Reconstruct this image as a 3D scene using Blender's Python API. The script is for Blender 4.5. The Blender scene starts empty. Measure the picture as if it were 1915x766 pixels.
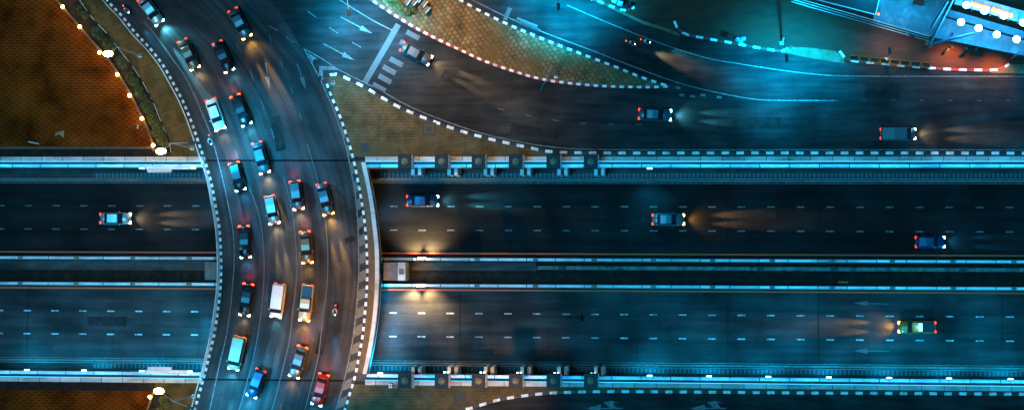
import bpy, bmesh, math, random
from mathutils import Vector, Matrix
random.seed(7)
S = bpy.context.scene
COL = S.collection
PI = math.pi
R_ = math.radians

# ---------------------------------------------------------------- camera
FPX, HC, WPX, HPX = 3857.0, 295.0, 1915.0, 766.0
NX, NY = 1309.0, 503.0
d = Vector((NX - WPX/2, -(NY - HPX/2), -FPX)).normalized()
a_ = 0.0018
v = Vector((1, -a_, 0)); v.z = (v.x*d.x + v.y*d.y)/(-d.z)
ex = v.normalized(); ez = -d; ey = ez.cross(ex)
RM = Matrix((ex, ey, ez))
cam = bpy.data.cameras.new('camera'); camo = bpy.data.objects.new('camera', cam); COL.objects.link(camo)
camo.matrix_world = Matrix.Translation((0, 0, HC)) @ RM.to_4x4()
cam.sensor_fit = 'HORIZONTAL'; cam.sensor_width = 36; cam.lens = FPX/WPX*36
cam.clip_start = 1; cam.clip_end = 4000
S.camera = camo

def P(px, py, z=0.0):
    w = RM @ Vector((px - WPX/2, -(py - HPX/2), -FPX))
    t = (z - HC)/w.z
    return Vector((w.x*t, w.y*t, z))
def YW(py, z=0.0, px=957): return P(px, py, z).y
def XW(px, z=0.0, py=383): return P(px, py, z).x

# ---------------------------------------------------------------- light
CY = (0.0, 0.48, 1.0); CYW = (0.35, 0.8, 1.0); AMB = (1.0, 0.50, 0.07); SOD = (1.0, 0.56, 0.18); WRM = (1.0, 0.72, 0.38); RED = (1.0, 0.03, 0.0)
W = bpy.data.worlds.new('World'); S.world = W; W.use_nodes = True
nt = W.node_tree; bg = nt.nodes['Background']
sky = nt.nodes.new('ShaderNodeTexSky'); sky.sky_type = 'NISHITA'; sky.sun_disc = False
sky.sun_elevation = R_(3); sky.sun_rotation = R_(40); sky.ozone_density = 4
nt.links.new(sky.outputs[0], bg.inputs[0]); bg.inputs[1].default_value = 0.0015
sun = bpy.data.lights.new('street_spill_fill', 'SUN'); sun.energy = 2.9; sun.angle = R_(25); sun.color = (0.030, 0.52, 1.0)  # cyan fill added in place of general street-light spill, not a moon
suno = bpy.data.objects.new('street_spill_fill', sun); suno.rotation_euler = (R_(12), R_(-14), 0); COL.objects.link(suno)
S.view_settings.view_transform = 'Standard'; S.view_settings.look = 'None'
S.view_settings.exposure = 0.0; S.view_settings.gamma = 1.0; S.view_settings.use_curve_mapping = False
S.cycles.use_denoising = True
S.cycles.max_bounces = 3; S.cycles.diffuse_bounces = 2; S.cycles.glossy_bounces = 2
S.cycles.caustics_reflective = False; S.cycles.caustics_refractive = False
S.cycles.use_light_tree = True
S.cycles.sample_clamp_indirect = 4

def aim(o, tgt):
    o.rotation_euler = (Vector(tgt) - o.location).to_track_quat('-Z', 'Y').to_euler()
def spot(loc, tgt, energy, color, size=120, blend=0.8, rad=0.2, parent=None, name='lamp_light'):
    l = bpy.data.lights.new(name, 'SPOT'); l.energy = energy; l.color = color
    l.spot_size = R_(size); l.spot_blend = blend; l.shadow_soft_size = rad
    o = bpy.data.objects.new(name, l); COL.objects.link(o); o.location = loc; aim(o, tgt)
    if parent: o.parent = parent
    return o
def point(loc, energy, color, rad=0.3, parent=None, name='lamp_light'):
    l = bpy.data.lights.new(name, 'POINT'); l.energy = energy; l.color = color; l.shadow_soft_size = rad
    o = bpy.data.objects.new(name, l); COL.objects.link(o); o.location = loc
    if parent: o.parent = parent
    return o

# ---------------------------------------------------------------- materials
def N(nt, t, **k):
    n = nt.nodes.new(t)
    for a, b in k.items():
        if a.startswith('i_'): n.inputs[int(a[2:]) if a[2:].isdigit() else a[2:]].default_value = b
        else: setattr(n, a, b)
    return n
def L(nt, a, b): nt.links.new(a, b)
def c4(c): return (c[0], c[1], c[2], 1)
def new_mat(name):
    m = bpy.data.materials.new(name); m.use_nodes = True
    return m, m.node_tree, m.node_tree.nodes['Principled BSDF']
def M(name, col, rough=0.7, var=0.25, scale=3.0, metal=0.0, spec=0.4, bump=0.0, dirt=None, dscale=0.4, coord='Object', stretch=(1,1,1)):
    m, t, b = new_mat(name)
    tc = N(t, 'ShaderNodeTexCoord'); mp = N(t, 'ShaderNodeMapping'); mp.inputs['Scale'].default_value = stretch
    L(t, tc.outputs[coord], mp.inputs[0])
    n = N(t, 'ShaderNodeTexNoise'); n.inputs['Scale'].default_value = scale; n.inputs['Detail'].default_value = 6
    L(t, mp.outputs[0], n.inputs['Vector'])
    r = N(t, 'ShaderNodeMapRange'); r.inputs[1].default_value = 0.3; r.inputs[2].default_value = 0.7
    r.inputs[3].default_value = 1 - var; r.inputs[4].default_value = 1 + var
    L(t, n.outputs[0], r.inputs[0])
    mx = N(t, 'ShaderNodeMix', data_type='RGBA', blend_type='MULTIPLY'); mx.inputs[0].default_value = 1
    mx.inputs[6].default_value = c4(col); L(t, r.outputs[0], mx.inputs[7])
    out = mx.outputs[2]
    if dirt:
        n2 = N(t, 'ShaderNodeTexNoise'); n2.inputs['Scale'].default_value = dscale; n2.inputs['Detail'].default_value = 8; n2.inputs['Roughness'].default_value = .65
        L(t, mp.outputs[0], n2.inputs['Vector'])
        r2 = N(t, 'ShaderNodeMapRange'); r2.inputs[1].default_value = .48; r2.inputs[2].default_value = .66; L(t, n2.outputs[0], r2.inputs[0])
        m2 = N(t, 'ShaderNodeMix', data_type='RGBA'); L(t, r2.outputs[0], m2.inputs[0]); L(t, out, m2.inputs[6]); m2.inputs[7].default_value = c4(dirt)
        out = m2.outputs[2]
    L(t, out, b.inputs['Base Color'])
    b.inputs['Roughness'].default_value = rough; b.inputs['Metallic'].default_value = metal
    b.inputs['Specular IOR Level'].default_value = spec
    if bump:
        bp = N(t, 'ShaderNodeBump'); bp.inputs['Strength'].default_value = bump; bp.inputs['Distance'].default_value = .05
        L(t, n.outputs[0], bp.inputs['Height']); L(t, bp.outputs[0], b.inputs['Normal'])
    return m
def EM(name, col, st):
    m, t, b = new_mat(name)
    b.inputs['Base Color'].default_value = c4(col); b.inputs['Emission Color'].default_value = c4(col); b.inputs['Emission Strength'].default_value = st
    return m

def asphalt(name, base=0.05, uv=False, sx=1.0, sy=1.0, crack=True):
    m, t, b = new_mat(name)
    tc = N(t, 'ShaderNodeTexCoord'); src = tc.outputs['UV' if uv else 'Object']
    def noise(scale, st, det=5, lo=.3, hi=.7, a=.7, c=1.3):
        mp = N(t, 'ShaderNodeMapping'); mp.inputs['Scale'].default_value = (st[0], st[1], 1); L(t, src, mp.inputs[0])
        n = N(t, 'ShaderNodeTexNoise'); n.inputs['Scale'].default_value = scale; n.inputs['Detail'].default_value = det; L(t, mp.outputs[0], n.inputs['Vector'])
        r = N(t, 'ShaderNodeMapRange'); r.inputs[1].default_value = lo; r.inputs[2].default_value = hi; r.inputs[3].default_value = a; r.inputs[4].default_value = c
        L(t, n.outputs[0], r.inputs[0]); return r.outputs[0]
    f1 = noise(6, (1, 1), 8, a=.78, c=1.25)            # aggregate
    f2 = noise(1.1, (sx, sy), 5, a=.55, c=1.5)          # tyre polishing along the lane
    f3 = noise(.16, (1, 1), 6, a=.4, c=1.7)           # patches
    f4 = noise(25, (1, 1), 2, a=.8, c=1.2)
    m1 = N(t, 'ShaderNodeMath', operation='MULTIPLY'); L(t, f1, m1.inputs[0]); L(t, f2, m1.inputs[1])
    m2 = N(t, 'ShaderNodeMath', operation='MULTIPLY'); L(t, m1.outputs[0], m2.inputs[0]); L(t, f3, m2.inputs[1])
    m4 = N(t, 'ShaderNodeMath', operation='MULTIPLY'); L(t, m2.outputs[0], m4.inputs[0]); L(t, f4, m4.inputs[1])
    m3 = N(t, 'ShaderNodeMath', operation='MULTIPLY'); L(t, m4.outputs[0], m3.inputs[0]); m3.inputs[1].default_value = base
    cc = N(t, 'ShaderNodeCombineColor')
    for i, k in enumerate((1.05, 1.0, .95)):
        q = N(t, 'ShaderNodeMath', operation='MULTIPLY'); L(t, m3.outputs[0], q.inputs[0]); q.inputs[1].default_value = k; L(t, q.outputs[0], cc.inputs[i])
    out = cc.outputs[0]
    if crack:
        vo = N(t, 'ShaderNodeTexVoronoi', feature='DISTANCE_TO_EDGE'); vo.inputs['Scale'].default_value = .09
        mp = N(t, 'ShaderNodeMapping'); L(t, src, mp.inputs[0])
        nn = N(t, 'ShaderNodeTexNoise'); nn.inputs['Scale'].default_value = .6; nn.inputs['Detail'].default_value = 6; L(t, src, nn.inputs['Vector'])
        ad = N(t, 'ShaderNodeVectorMath', operation='MULTIPLY_ADD'); L(t, nn.outputs[1], ad.inputs[0]); ad.inputs[1].default_value = (2.5,)*3; L(t, src, ad.inputs[2])
        L(t, ad.outputs[0], vo.inputs['Vector'])
        lt = N(t, 'ShaderNodeMath', operation='LESS_THAN'); L(t, vo.outputs['Distance'], lt.inputs[0]); lt.inputs[1].default_value = .006
        h = N(t, 'ShaderNodeMath', operation='MULTIPLY'); L(t, lt.outputs[0], h.inputs[0]); h.inputs[1].default_value = .35
        mx = N(t, 'ShaderNodeMix', data_type='RGBA'); L(t, h.outputs[0], mx.inputs[0]); L(t, out, mx.inputs[6]); mx.inputs[7].default_value = (.015, .015, .015, 1); out = mx.outputs[2]
    L(t, out, b.inputs['Base Color']); b.inputs['Roughness'].default_value = .75; b.inputs['Specular IOR Level'].default_value = .12
    bp = N(t, 'ShaderNodeBump'); bp.inputs['Strength'].default_value = .5; bp.inputs['Distance'].default_value = .02
    L(t, f1, bp.inputs['Height']); L(t, bp.outputs[0], b.inputs['Normal'])
    return m

def paint(name, col, wear=.3, rough=.6):
    m, t, b = new_mat(name)
    tc = N(t, 'ShaderNodeTexCoord')
    n = N(t, 'ShaderNodeTexNoise'); n.inputs['Scale'].default_value = 2.2; n.inputs['Detail'].default_value = 9; n.inputs['Roughness'].default_value = .7
    L(t, tc.outputs['Object'], n.inputs['Vector'])
    r = N(t, 'ShaderNodeMapRange'); r.inputs[1].default_value = .62 - wear*.5; r.inputs[2].default_value = .78 - wear*.3
    L(t, n.outputs[0], r.inputs[0])
    mx = N(t, 'ShaderNodeMix', data_type='RGBA'); L(t, r.outputs[0], mx.inputs[0]); mx.inputs[6].default_value = c4(col); mx.inputs[7].default_value = (.07, .068, .065, 1)
    L(t, mx.outputs[2], b.inputs['Base Color']); b.inputs['Roughness'].default_value = rough
    return m

def paving(name, c1, c2, mortar, size, rot, aspect=1.0, moss=None, msize=.03, offset=0.5):
    m, t, b = new_mat(name)
    tc = N(t, 'ShaderNodeTexCoord'); mp = N(t, 'ShaderNodeMapping'); mp.inputs['Rotation'].default_value = (0, 0, R_(rot)); L(t, tc.outputs['Object'], mp.inputs[0])
    br = N(t, 'ShaderNodeTexBrick'); br.offset = offset
    br.inputs['Color1'].default_value = c4(c1); br.inputs['Color2'].default_value = c4(c2); br.inputs['Mortar'].default_value = c4(mortar)
    br.inputs['Scale'].default_value = 1; br.inputs['Mortar Size'].default_value = msize; br.inputs['Brick Width'].default_value = size*aspect; br.inputs['Row Height'].default_value = size
    L(t, mp.outputs[0], br.inputs['Vector'])
    n = N(t, 'ShaderNodeTexNoise'); n.inputs['Scale'].default_value = .5; n.inputs['Detail'].default_value = 9; n.inputs['Roughness'].default_value = .65; L(t, tc.outputs['Object'], n.inputs['Vector'])
    r = N(t, 'ShaderNodeMapRange'); r.inputs[1].default_value = .3; r.inputs[2].default_value = .7; r.inputs[3].default_value = .5; r.inputs[4].default_value = 1.4; L(t, n.outputs[0], r.inputs[0])
    mx = N(t, 'ShaderNodeMix', data_type='RGBA', blend_type='MULTIPLY'); mx.inputs[0].default_value = 1; L(t, br.outputs[0], mx.inputs[6]); L(t, r.outputs[0], mx.inputs[7])
    out = mx.outputs[2]
    if moss:
        n2 = N(t, 'ShaderNodeTexNoise'); n2.inputs['Scale'].default_value = .22; n2.inputs['Detail'].default_value = 7; L(t, tc.outputs['Object'], n2.inputs['Vector'])
        r2 = N(t, 'ShaderNodeMapRange'); r2.inputs[1].default_value = .48; r2.inputs[2].default_value = .68; r2.inputs[4].default_value = .8; L(t, n2.outputs[0], r2.inputs[0])
        m2 = N(t, 'ShaderNodeMix', data_type='RGBA'); L(t, r2.outputs[0], m2.inputs[0]); L(t, out, m2.inputs[6]); m2.inputs[7].default_value = c4(moss); out = m2.outputs[2]
    L(t, out, b.inputs['Base Color']); b.inputs['Roughness'].default_value = .9; b.inputs['Specular IOR Level'].default_value = .05
    bp = N(t, 'ShaderNodeBump'); bp.inputs['Strength'].default_value = .4; bp.inputs['Distance'].default_value = .02; L(t, br.outputs[0], bp.inputs['Height']); L(t, bp.outputs[0], b.inputs['Normal'])
    return m

def fishscale(name, light, dark, w=1.1):
    """fan-shaped paving: overlapping rows of discs with concentric rings"""
    m, t, b = new_mat(name)
    def mt(op, a, c=None, e=None):
        n = N(t, 'ShaderNodeMath', operation=op)
        for i, x in enumerate((a, c, e)):
            if x is None: continue
            if isinstance(x, (int, float)): n.inputs[i].default_value = x
            else: L(t, x, n.inputs[i])
        return n.outputs[0]
    tc = N(t, 'ShaderNodeTexCoord'); sp = N(t, 'ShaderNodeSeparateXYZ'); L(t, tc.outputs['Object'], sp.inputs[0])
    u = mt('DIVIDE', sp.outputs[0], w); vv = mt('DIVIDE', sp.outputs[1], w*.36)
    j0 = mt('FLOOR', vv); 
    def dist(j):
        off = mt('MULTIPLY', mt('FLOORED_MODULO', j, 2.0), .5)
        du = mt('SUBTRACT', mt('FRACT', mt('ADD', u, off)), .5)
        dv = mt('MULTIPLY', mt('SUBTRACT', vv, j), .36)
        return mt('SQRT', mt('ADD', mt('MULTIPLY', du, du), mt('MULTIPLY', dv, dv)))
    dA = dist(mt('SUBTRACT', j0, 1.0)); dB = dist(j0)
    fr = mt('LESS_THAN', dA, .5)
    dd = mt('ADD', mt('MULTIPLY', fr, dA), mt('MULTIPLY', mt('SUBTRACT', 1.0, fr), dB))
    rg = mt('SINE', mt('MULTIPLY', dd, 2*PI*3))
    k = mt('MULTIPLY_ADD', rg, .5, .5)
    mx = N(t, 'ShaderNodeMix', data_type='RGBA'); L(t, k, mx.inputs[0]); mx.inputs[6].default_value = c4(dark); mx.inputs[7].default_value = c4(light)
    n = N(t, 'ShaderNodeTexNoise'); n.inputs['Scale'].default_value = .18; n.inputs['Detail'].default_value = 10; n.inputs['Roughness'].default_value = .62; L(t, tc.outputs['Object'], n.inputs['Vector'])
    r = N(t, 'ShaderNodeMapRange'); r.inputs[1].default_value = .3; r.inputs[2].default_value = .7; r.inputs[3].default_value = .2; r.inputs[4].default_value = 1.9; L(t, n.outputs[0], r.inputs[0])
    m2 = N(t, 'ShaderNodeMix', data_type='RGBA', blend_type='MULTIPLY'); m2.inputs[0].default_value = 1; L(t, mx.outputs[2], m2.inputs[6]); L(t, r.outputs[0], m2.inputs[7])
    L(t, m2.outputs[2], b.inputs['Base Color']); b.inputs['Roughness'].default_value = .9; b.inputs['Specular IOR Level'].default_value = .02
    bp = N(t, 'ShaderNodeBump'); bp.inputs['Strength'].default_value = .5; bp.inputs['Distance'].default_value = .03; L(t, k, bp.inputs['Height']); L(t, bp.outputs[0], b.inputs['Normal'])
    return m

A_road = asphalt('asphalt_north', .02, sx=.15, sy=1.1)
A_bridge = asphalt('asphalt_bridge', .030, uv=True, sx=1.1, sy=.05)
A_trench = asphalt('asphalt_underpass', .027, sx=.06, sy=.8, crack=False); A_trench_dim = asphalt('asphalt_underpass_painted_dim', .008, sx=.06, sy=.8, crack=False)  # second copy is darkened to paint the dim light of the upper road
WHT = paint('white_road_paint', (.60, .60, .58), .5)
WHTW = paint('worn_road_paint', (.12, .115, .10), .9)
WHTM = paint('thin_road_paint', (.23, .23, .21), .65)
YEL = paint('yellow_road_paint', (.95, .075, .0), .1)
LAD = paint('ladder_paint', (.14, .11, .045), .4)
K_W = M('kerb_white', (.85, .84, .80), .6, .18, 3, dirt=(.40, .36, .28), dscale=.8)
K_B = M('kerb_black', (.012, .012, .014), .5, .3, 6)
K_R = M('kerb_red', (.36, .025, .015), .55, .3, 5, dirt=(.12, .02, .015), dscale=1)
CON = M('concrete', (.17, .16, .14), .85, .25, 1.5, bump=.3, dirt=(.13, .12, .10), dscale=.35)
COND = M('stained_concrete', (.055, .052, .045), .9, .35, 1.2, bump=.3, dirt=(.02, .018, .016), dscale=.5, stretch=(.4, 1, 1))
CONB = M('brown_concrete', (.12, .075, .035), .9, .3, 1.5, dirt=(.10, .07, .04), dscale=.4)
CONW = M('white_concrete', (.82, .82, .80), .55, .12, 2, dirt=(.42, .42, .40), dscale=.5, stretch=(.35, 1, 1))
COPE = M('coping_concrete', (.62, .60, .55), .6, .12, 2, dirt=(.35, .33, .30), dscale=.35, stretch=(.3, 1, 1))
def jointed(name, col, dark, pitch=4.2):
    m = M(name, col, .6, .15, 1.5, dirt=dark, dscale=.35, stretch=(.5, 1, 1)); t = m.node_tree; b = t.nodes['Principled BSDF']
    src = b.inputs['Base Color'].links[0].from_socket; tc = N(t, 'ShaderNodeTexCoord'); sp = N(t, 'ShaderNodeSeparateXYZ'); L(t, tc.outputs['Object'], sp.inputs[0])
    q = N(t, 'ShaderNodeMath', operation='DIVIDE'); L(t, sp.outputs[0], q.inputs[0]); q.inputs[1].default_value = pitch
    f = N(t, 'ShaderNodeMath', operation='FRACT'); L(t, q.outputs[0], f.inputs[0]); g = N(t, 'ShaderNodeMath', operation='LESS_THAN'); L(t, f.outputs[0], g.inputs[0]); g.inputs[1].default_value = .028
    fl_ = N(t, 'ShaderNodeMath', operation='FLOOR'); L(t, q.outputs[0], fl_.inputs[0]); wn_ = N(t, 'ShaderNodeTexWhiteNoise', noise_dimensions='1D'); L(t, fl_.outputs[0], wn_.inputs['W'])
    rr_ = N(t, 'ShaderNodeMapRange'); rr_.inputs[3].default_value = .7; rr_.inputs[4].default_value = 1.08; L(t, wn_.outputs[0], rr_.inputs[0])
    m1 = N(t, 'ShaderNodeMix', data_type='RGBA', blend_type='MULTIPLY'); m1.inputs[0].default_value = 1; L(t, src, m1.inputs[6]); L(t, rr_.outputs[0], m1.inputs[7])
    m2 = N(t, 'ShaderNodeMix', data_type='RGBA'); L(t, g.outputs[0], m2.inputs[0]); L(t, m1.outputs[2], m2.inputs[6]); m2.inputs[7].default_value = (.03, .03, .03, 1)
    L(t, m2.outputs[2], b.inputs['Base Color']); return m
CONJ = jointed('jointed_white_concrete', (.82, .82, .80), (.42, .42, .40)); COPJ = jointed('jointed_coping', (.66, .64, .58), (.32, .30, .27), 3.1)
DRK = M('dark_metal', (.03, .03, .032), .45, .3, 4, metal=.3)
SOIL = M('dark_soil', (.010, .008, .006), 1, .5, 2, bump=.5, dirt=(.03, .02, .01), dscale=.8)
GALV = M('galvanised_steel', (.45, .46, .47), .4, .15, 5, metal=.6)
GRATE = M('cast_iron', (.035, .035, .035), .55, .3, 8, metal=.4)
PLAZA = fishscale('fan_paving', (.15, .038, .005), (.045, .010, .0012))
PAVG = paving('grey_block_paving', (.135, .095, .045), (.115, .082, .04), (.055, .04, .02), .42, 0, 1, moss=(.095, .068, .03), msize=.03)
PAVB = paving('big_slab_paving', (.24, .15, .065), (.13, .09, .045), (.025, .020, .012), .66, 52, 1.0, moss=(.13, .085, .03), msize=.04)
PAVS = paving('sidewalk_slabs', (.13, .085, .03), (.09, .058, .02), (.03, .022, .008), 2.4, -18, 1.4, moss=(.11, .068, .012), msize=.03)
FORE = M('worn_forecourt', (.06, .022, .010), .85, .35, .9, bump=.2, dirt=(.15, .022, .008), dscale=.13, stretch=(.5, 1.3, 1))
DRIVE = M('pale_gutter_concrete', (.15, .10, .05), .85, .25, 1.4, dirt=(.20, .17, .12), dscale=.5)
def slot_mat():
    m, t, b = new_mat('slotted_steel'); tc = N(t, 'ShaderNodeTexCoord'); br = N(t, 'ShaderNodeTexBrick'); br.offset = 0
    for k, v_ in (('Color1', (.07,.07,.07,1)), ('Color2', (.10,.10,.10,1)), ('Mortar', (.01,.01,.01,1)), ('Scale', 1), ('Mortar Size', .17), ('Brick Width', .62), ('Row Height', 4)): br.inputs[k].default_value = v_
    L(t, tc.outputs['Object'], br.inputs['Vector']); L(t, br.outputs[0], b.inputs['Base Color']); b.inputs['Roughness'].default_value = .5; return m
SLOT = slot_mat()
TYRE = M('tyre_rubber', (.02, .02, .02), .8, .2, 10)
RIM = M('wheel_alloy', (.4, .4, .42), .35, .1, 8, metal=.8)
GLS = M('car_glass', (.015, .02, .025), .08, .1, 2, spec=.8)
LEAF = M('leaf_green', (.055, .075, .02), .7, .6, 3)
LEAFY = M('leaf_yellow_green', (.12, .10, .02), .7, .6, 3)
SKIN = M('skin', (.45, .26, .17), .6, .1, 8)
def car_paint(name, c, metal=.3): return M('paint_' + name, c, .3, .06, 2, metal=metal, spec=.6)
CP = {'silver': car_paint('silver', (.42, .43, .44), .6), 'white': car_paint('white', (.7, .7, .68), 0), 'black': car_paint('black', (.012, .012, .014)),
      'bronze': car_paint('bronze', (.22, .11, .06), .5), 'grey': car_paint('grey', (.12, .125, .13), .5), 'beige': car_paint('beige', (.50, .38, .22), .2),
      'blue': car_paint('blue', (.03, .06, .13), .4), 'red': car_paint('red', (.30, .02, .015), .2), 'teal': car_paint('teal', (.07, .13, .15), .4), 'orange': car_paint('orange', (.65, .13, .01), .1)}
E_CY = EM('headlamp_cool', (.25, .8, 1), 22); E_WH = EM('headlamp_warm', (1, .8, .55), 22); E_YL = EM('headlamp_amber', (1, .55, .08), 22)
E_ST = EM('added_strip_tube', (.08, .7, 1), 1.2); E_MS = EM('median_lens', (1, .8, .45), 60); E_RD = EM('tail_lamp_lit', (1, .035, .004), 14); E_RDD = EM('tail_lamp_dim', (1, .04, .01), 3)
E_SOD = EM('sodium_lamp', (1, .66, .18), 60); E_SODS = EM('small_globe', (1, .62, .16), 30)
E_FL = EM('floodlight', (.25, .85, 1), 45); E_WL = EM('wall_luminaire', (.45, .85, 1), 9); E_OR = EM('orange_tube', (1, .09, .005), 9); E_BL = EM('blue_bar', (.05, .35, 1), 12)

# ---------------------------------------------------------------- mesh helpers
class MB:
    def __init__(s): s.b = bmesh.new(); s.uv = None
    def box(s, c, size, rz=0, mi=0, bev=0):
        r = bmesh.ops.create_cube(s.b, size=1); vs = r['verts']
        bmesh.ops.scale(s.b, vec=size, verts=vs)
        if bev:
            es = list({e for q in vs for e in q.link_edges})
            bb = bmesh.ops.bevel(s.b, geom=es, offset=bev, segments=1, affect='EDGES'); vs = list({q for f in bb['faces'] for q in f.verts} | {q for q in vs if q.is_valid})
        M4 = Matrix.Translation(c) @ Matrix.Rotation(rz, 4, 'Z')
        vs = [q for q in vs if q.is_valid]
        bmesh.ops.transform(s.b, matrix=M4, verts=vs)
        for f in {f for q in vs for f in q.link_faces}: f.material_index = mi
        return s
    def prism(s, pts, z0, z1, mi=0, mside=None, bottom=True):
        lo = [s.b.verts.new((p[0], p[1], z0)) for p in pts]; hi = [s.b.verts.new((p[0], p[1], z1)) for p in pts]
        f = s.b.faces.new(hi); f.material_index = mi
        if f.normal.z < 0 or area2(pts) < 0: f.normal_flip()
        if bottom:
            g = s.b.faces.new(lo)
            if area2(pts) > 0: g.normal_flip()
        n = len(pts)
        for i in range(n):
            q = s.b.faces.new((lo[i], lo[(i+1) % n], hi[(i+1) % n], hi[i])); q.material_index = mi if mside is None else mside
        return s
    def sheet(s, pts, z, mi=0):
        f = s.b.faces.new([s.b.verts.new((p[0], p[1], z)) for p in pts]); f.material_index = mi
        if area2(pts) < 0: f.normal_flip()
        return s
    def ribbon(s, pts, wd, z, uv=False, off=0.0):
        n = len(pts); prev = None
        for i in range(n):
            t = (Vector(pts[min(i+1, n-1)][:2]) - Vector(pts[max(i-1, 0)][:2])).normalized(); nr = Vector((-t.y, t.x))
            c = Vector(pts[i][:2]) + nr*off
            a = s.b.verts.new((*(c + nr*wd/2), z)); e = s.b.verts.new((*(c - nr*wd/2), z))
            if prev: s.b.faces.new((prev[1], e, a, prev[0]))
            prev = (a, e)
        return s
    def tube(s, a, c, r0, r1=None, seg=10, mi=0, cap=True):
        a = Vector(a); c = Vector(c); r1 = r0 if r1 is None else r1; dr = c - a; ln = dr.length
        r = bmesh.ops.create_cone(s.b, cap_ends=cap, segments=seg, radius1=r0, radius2=max(r1, .001), depth=ln)
        M4 = Matrix.Translation((a + c)/2) @ dr.to_track_quat('Z', 'Y').to_matrix().to_4x4()
        bmesh.ops.transform(s.b, matrix=M4, verts=r['verts'])
        for f in {f for q in r['verts'] for f in q.link_faces}: f.material_index = mi
        return s
    def ball(s, c, r, sc=(1, 1, 1), sub=2, mi=0):
        q = bmesh.ops.create_icosphere(s.b, subdivisions=sub, radius=r)
        bmesh.ops.scale(s.b, vec=sc, verts=q['verts']); bmesh.ops.translate(s.b, vec=c, verts=q['verts'])
        for f in {f for x in q['verts'] for f in x.link_faces}: f.material_index = mi
        return s
    def loft(s, rings, cap=True, mi=0):
        pv = None; first = None
        for rg in rings:
            vs = [s.b.verts.new(p) for p in rg]
            if pv:
                for i in range(len(vs)):
                    f = s.b.faces.new((pv[i], pv[(i+1) % len(vs)], vs[(i+1) % len(vs)], vs[i])); f.material_index = mi
            else: first = vs
            pv = vs
        if cap: s.b.faces.new(first[::-1]); s.b.faces.new(pv)
        return s
    def mesh(s, name, mats, smooth=False):
        bmesh.ops.recalc_face_normals(s.b, faces=s.b.faces) if not getattr(s, 'norecalc', False) else None
        me = bpy.data.meshes.new(name); s.b.to_mesh(me); s.b.free()
        for m in (mats if isinstance(mats, (list, tuple)) else [mats]): me.materials.append(m)
        if smooth:
            for p in me.polygons: p.use_smooth = True
        return me
def area2(p): return sum(p[i][0]*p[(i+1) % len(p)][1] - p[(i+1) % len(p)][0]*p[i][1] for i in range(len(p)))
def link(name, me, parent=None, loc=None):
    o = bpy.data.objects.new(name, me); COL.objects.link(o)
    if parent: o.parent = parent
    if loc is not None: o.location = loc
    return o
def build(mb, name, mats, parent=None, smooth=False, loc=None): return link(name, mb.mesh(name, mats, smooth), parent, loc)
def recenter(o):
    """put a mesh thing's origin at the base of its geometry"""
    me = o.data; xs = [q.co for q in me.vertices]
    c = Vector(((min(q.x for q in xs)+max(q.x for q in xs))/2, (min(q.y for q in xs)+max(q.y for q in xs))/2, min(q.z for q in xs)))
    me.transform(Matrix.Translation(-c)); o.location = o.location + c; return o
def struct(o, label=None): 
    o['kind'] = 'structure'
    if label: o['label'] = label
    return o
def tag(o, label, cat, group=None):
    o['label'] = label; o['category'] = cat
    if group: o['group'] = group
    return o
def thing(name, label, cat, loc=(0, 0, 0), rz=0, group=None):
    o = bpy.data.objects.new(name, None); COL.objects.link(o); o.location = loc; o.rotation_euler = (0, 0, rz); o.empty_display_size = .3
    return tag(o, label, cat, group)
def smooth(pts, step=1.0):
    """Catmull-Rom resample of world points at even spacing"""
    p = [Vector(q[:2]) for q in pts]; out = []
    for i in range(len(p)-1):
        p0 = p[i-1] if i else p[0]*2 - p[1]; p1 = p[i]; p2 = p[i+1]; p3 = p[i+2] if i+2 < len(p) else p[i+1]*2 - p[i]
        for k in range(12):
            t = k/12; out.append(.5*((2*p1) + (-p0+p2)*t + (2*p0-5*p1+4*p2-p3)*t*t + (-p0+3*p1-3*p2+p3)*t**3))
    out.append(p[-1])
    res = [out[0]]; acc = 0
    for i in range(1, len(out)):
        a, b = out[i-1], out[i]; dl = (b-a).length
        while acc + dl >= step and dl > 1e-9:
            t = (step-acc)/dl; a = a.lerp(b, t); res.append(a.copy()); dl = (b-a).length; acc = 0
        acc += dl
    if (res[-1]-out[-1]).length > .2*step: res.append(out[-1])
    return res
def PX(lst, z=0.0): return [P(x, y, z) for x, y in lst]
def offset(pts, dd):
    out = []
    for i in range(len(pts)):
        t = (Vector(pts[min(i+1, len(pts)-1)]) - Vector(pts[max(i-1, 0)])).normalized(); out.append(Vector(pts[i]) + Vector((-t.y, t.x))*dd)
    return out

# ---------------------------------------------------------------- traced lines (photo pixels, turned into ground points)
LK = [(120,-115),(160,-58),(200,0),(228,30),(252,60),(280,90),(305,122),(322,152),(340,185),(357,225),(371,265),(383,300),(395,340),(403,383),(410,423),(413,463),(414,503),(412,543),(407,583),(401,623),(392,663),(381,706),(372,738),(364,766),(345,820),(315,900)]
RK = [(609,150),(616,170),(625,192),(637,220),(647,250),(657,282),(665,315),(672,350),(678,385),(683,423),(686,463),(687,503),(686,543),(683,583),(679,623),(672,663),(665,700),(655,733),(645,766),(625,825),(590,900)]
RE = [(568,90),(585,122),(600,150),(612,178),(622,200),(632,228),(643,262),(651,292),(658,328),(664,360),(668,400),(670,440),(671,503),(669,543),(666,583),(660,633),(650,683),(640,725),(628,766),(605,830)]
ED = [(684,305),(693,345),(700,383),(705,423),(709,463),(710,505),(709,545),(706,585),(700,630),(692,672),(684,708)]   # outer edge of the deck
GT = [(609,150),(611,144),(618,140),(630,139),(645,145),(680,162),(720,186),(750,202),(800,223),(865,246),(925,262),(990,276),(1035,284),(1120,286),(1280,286),(1600,286),(1915,286.5),(2100,287)]
BL = [(630,-50),(660,-25),(695,0),(740,30),(780,54),(825,77),(870,98),(900,112),(950,130),(1000,145),(1050,154),(1125,161),(1200,163),(1252,162)]
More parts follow.
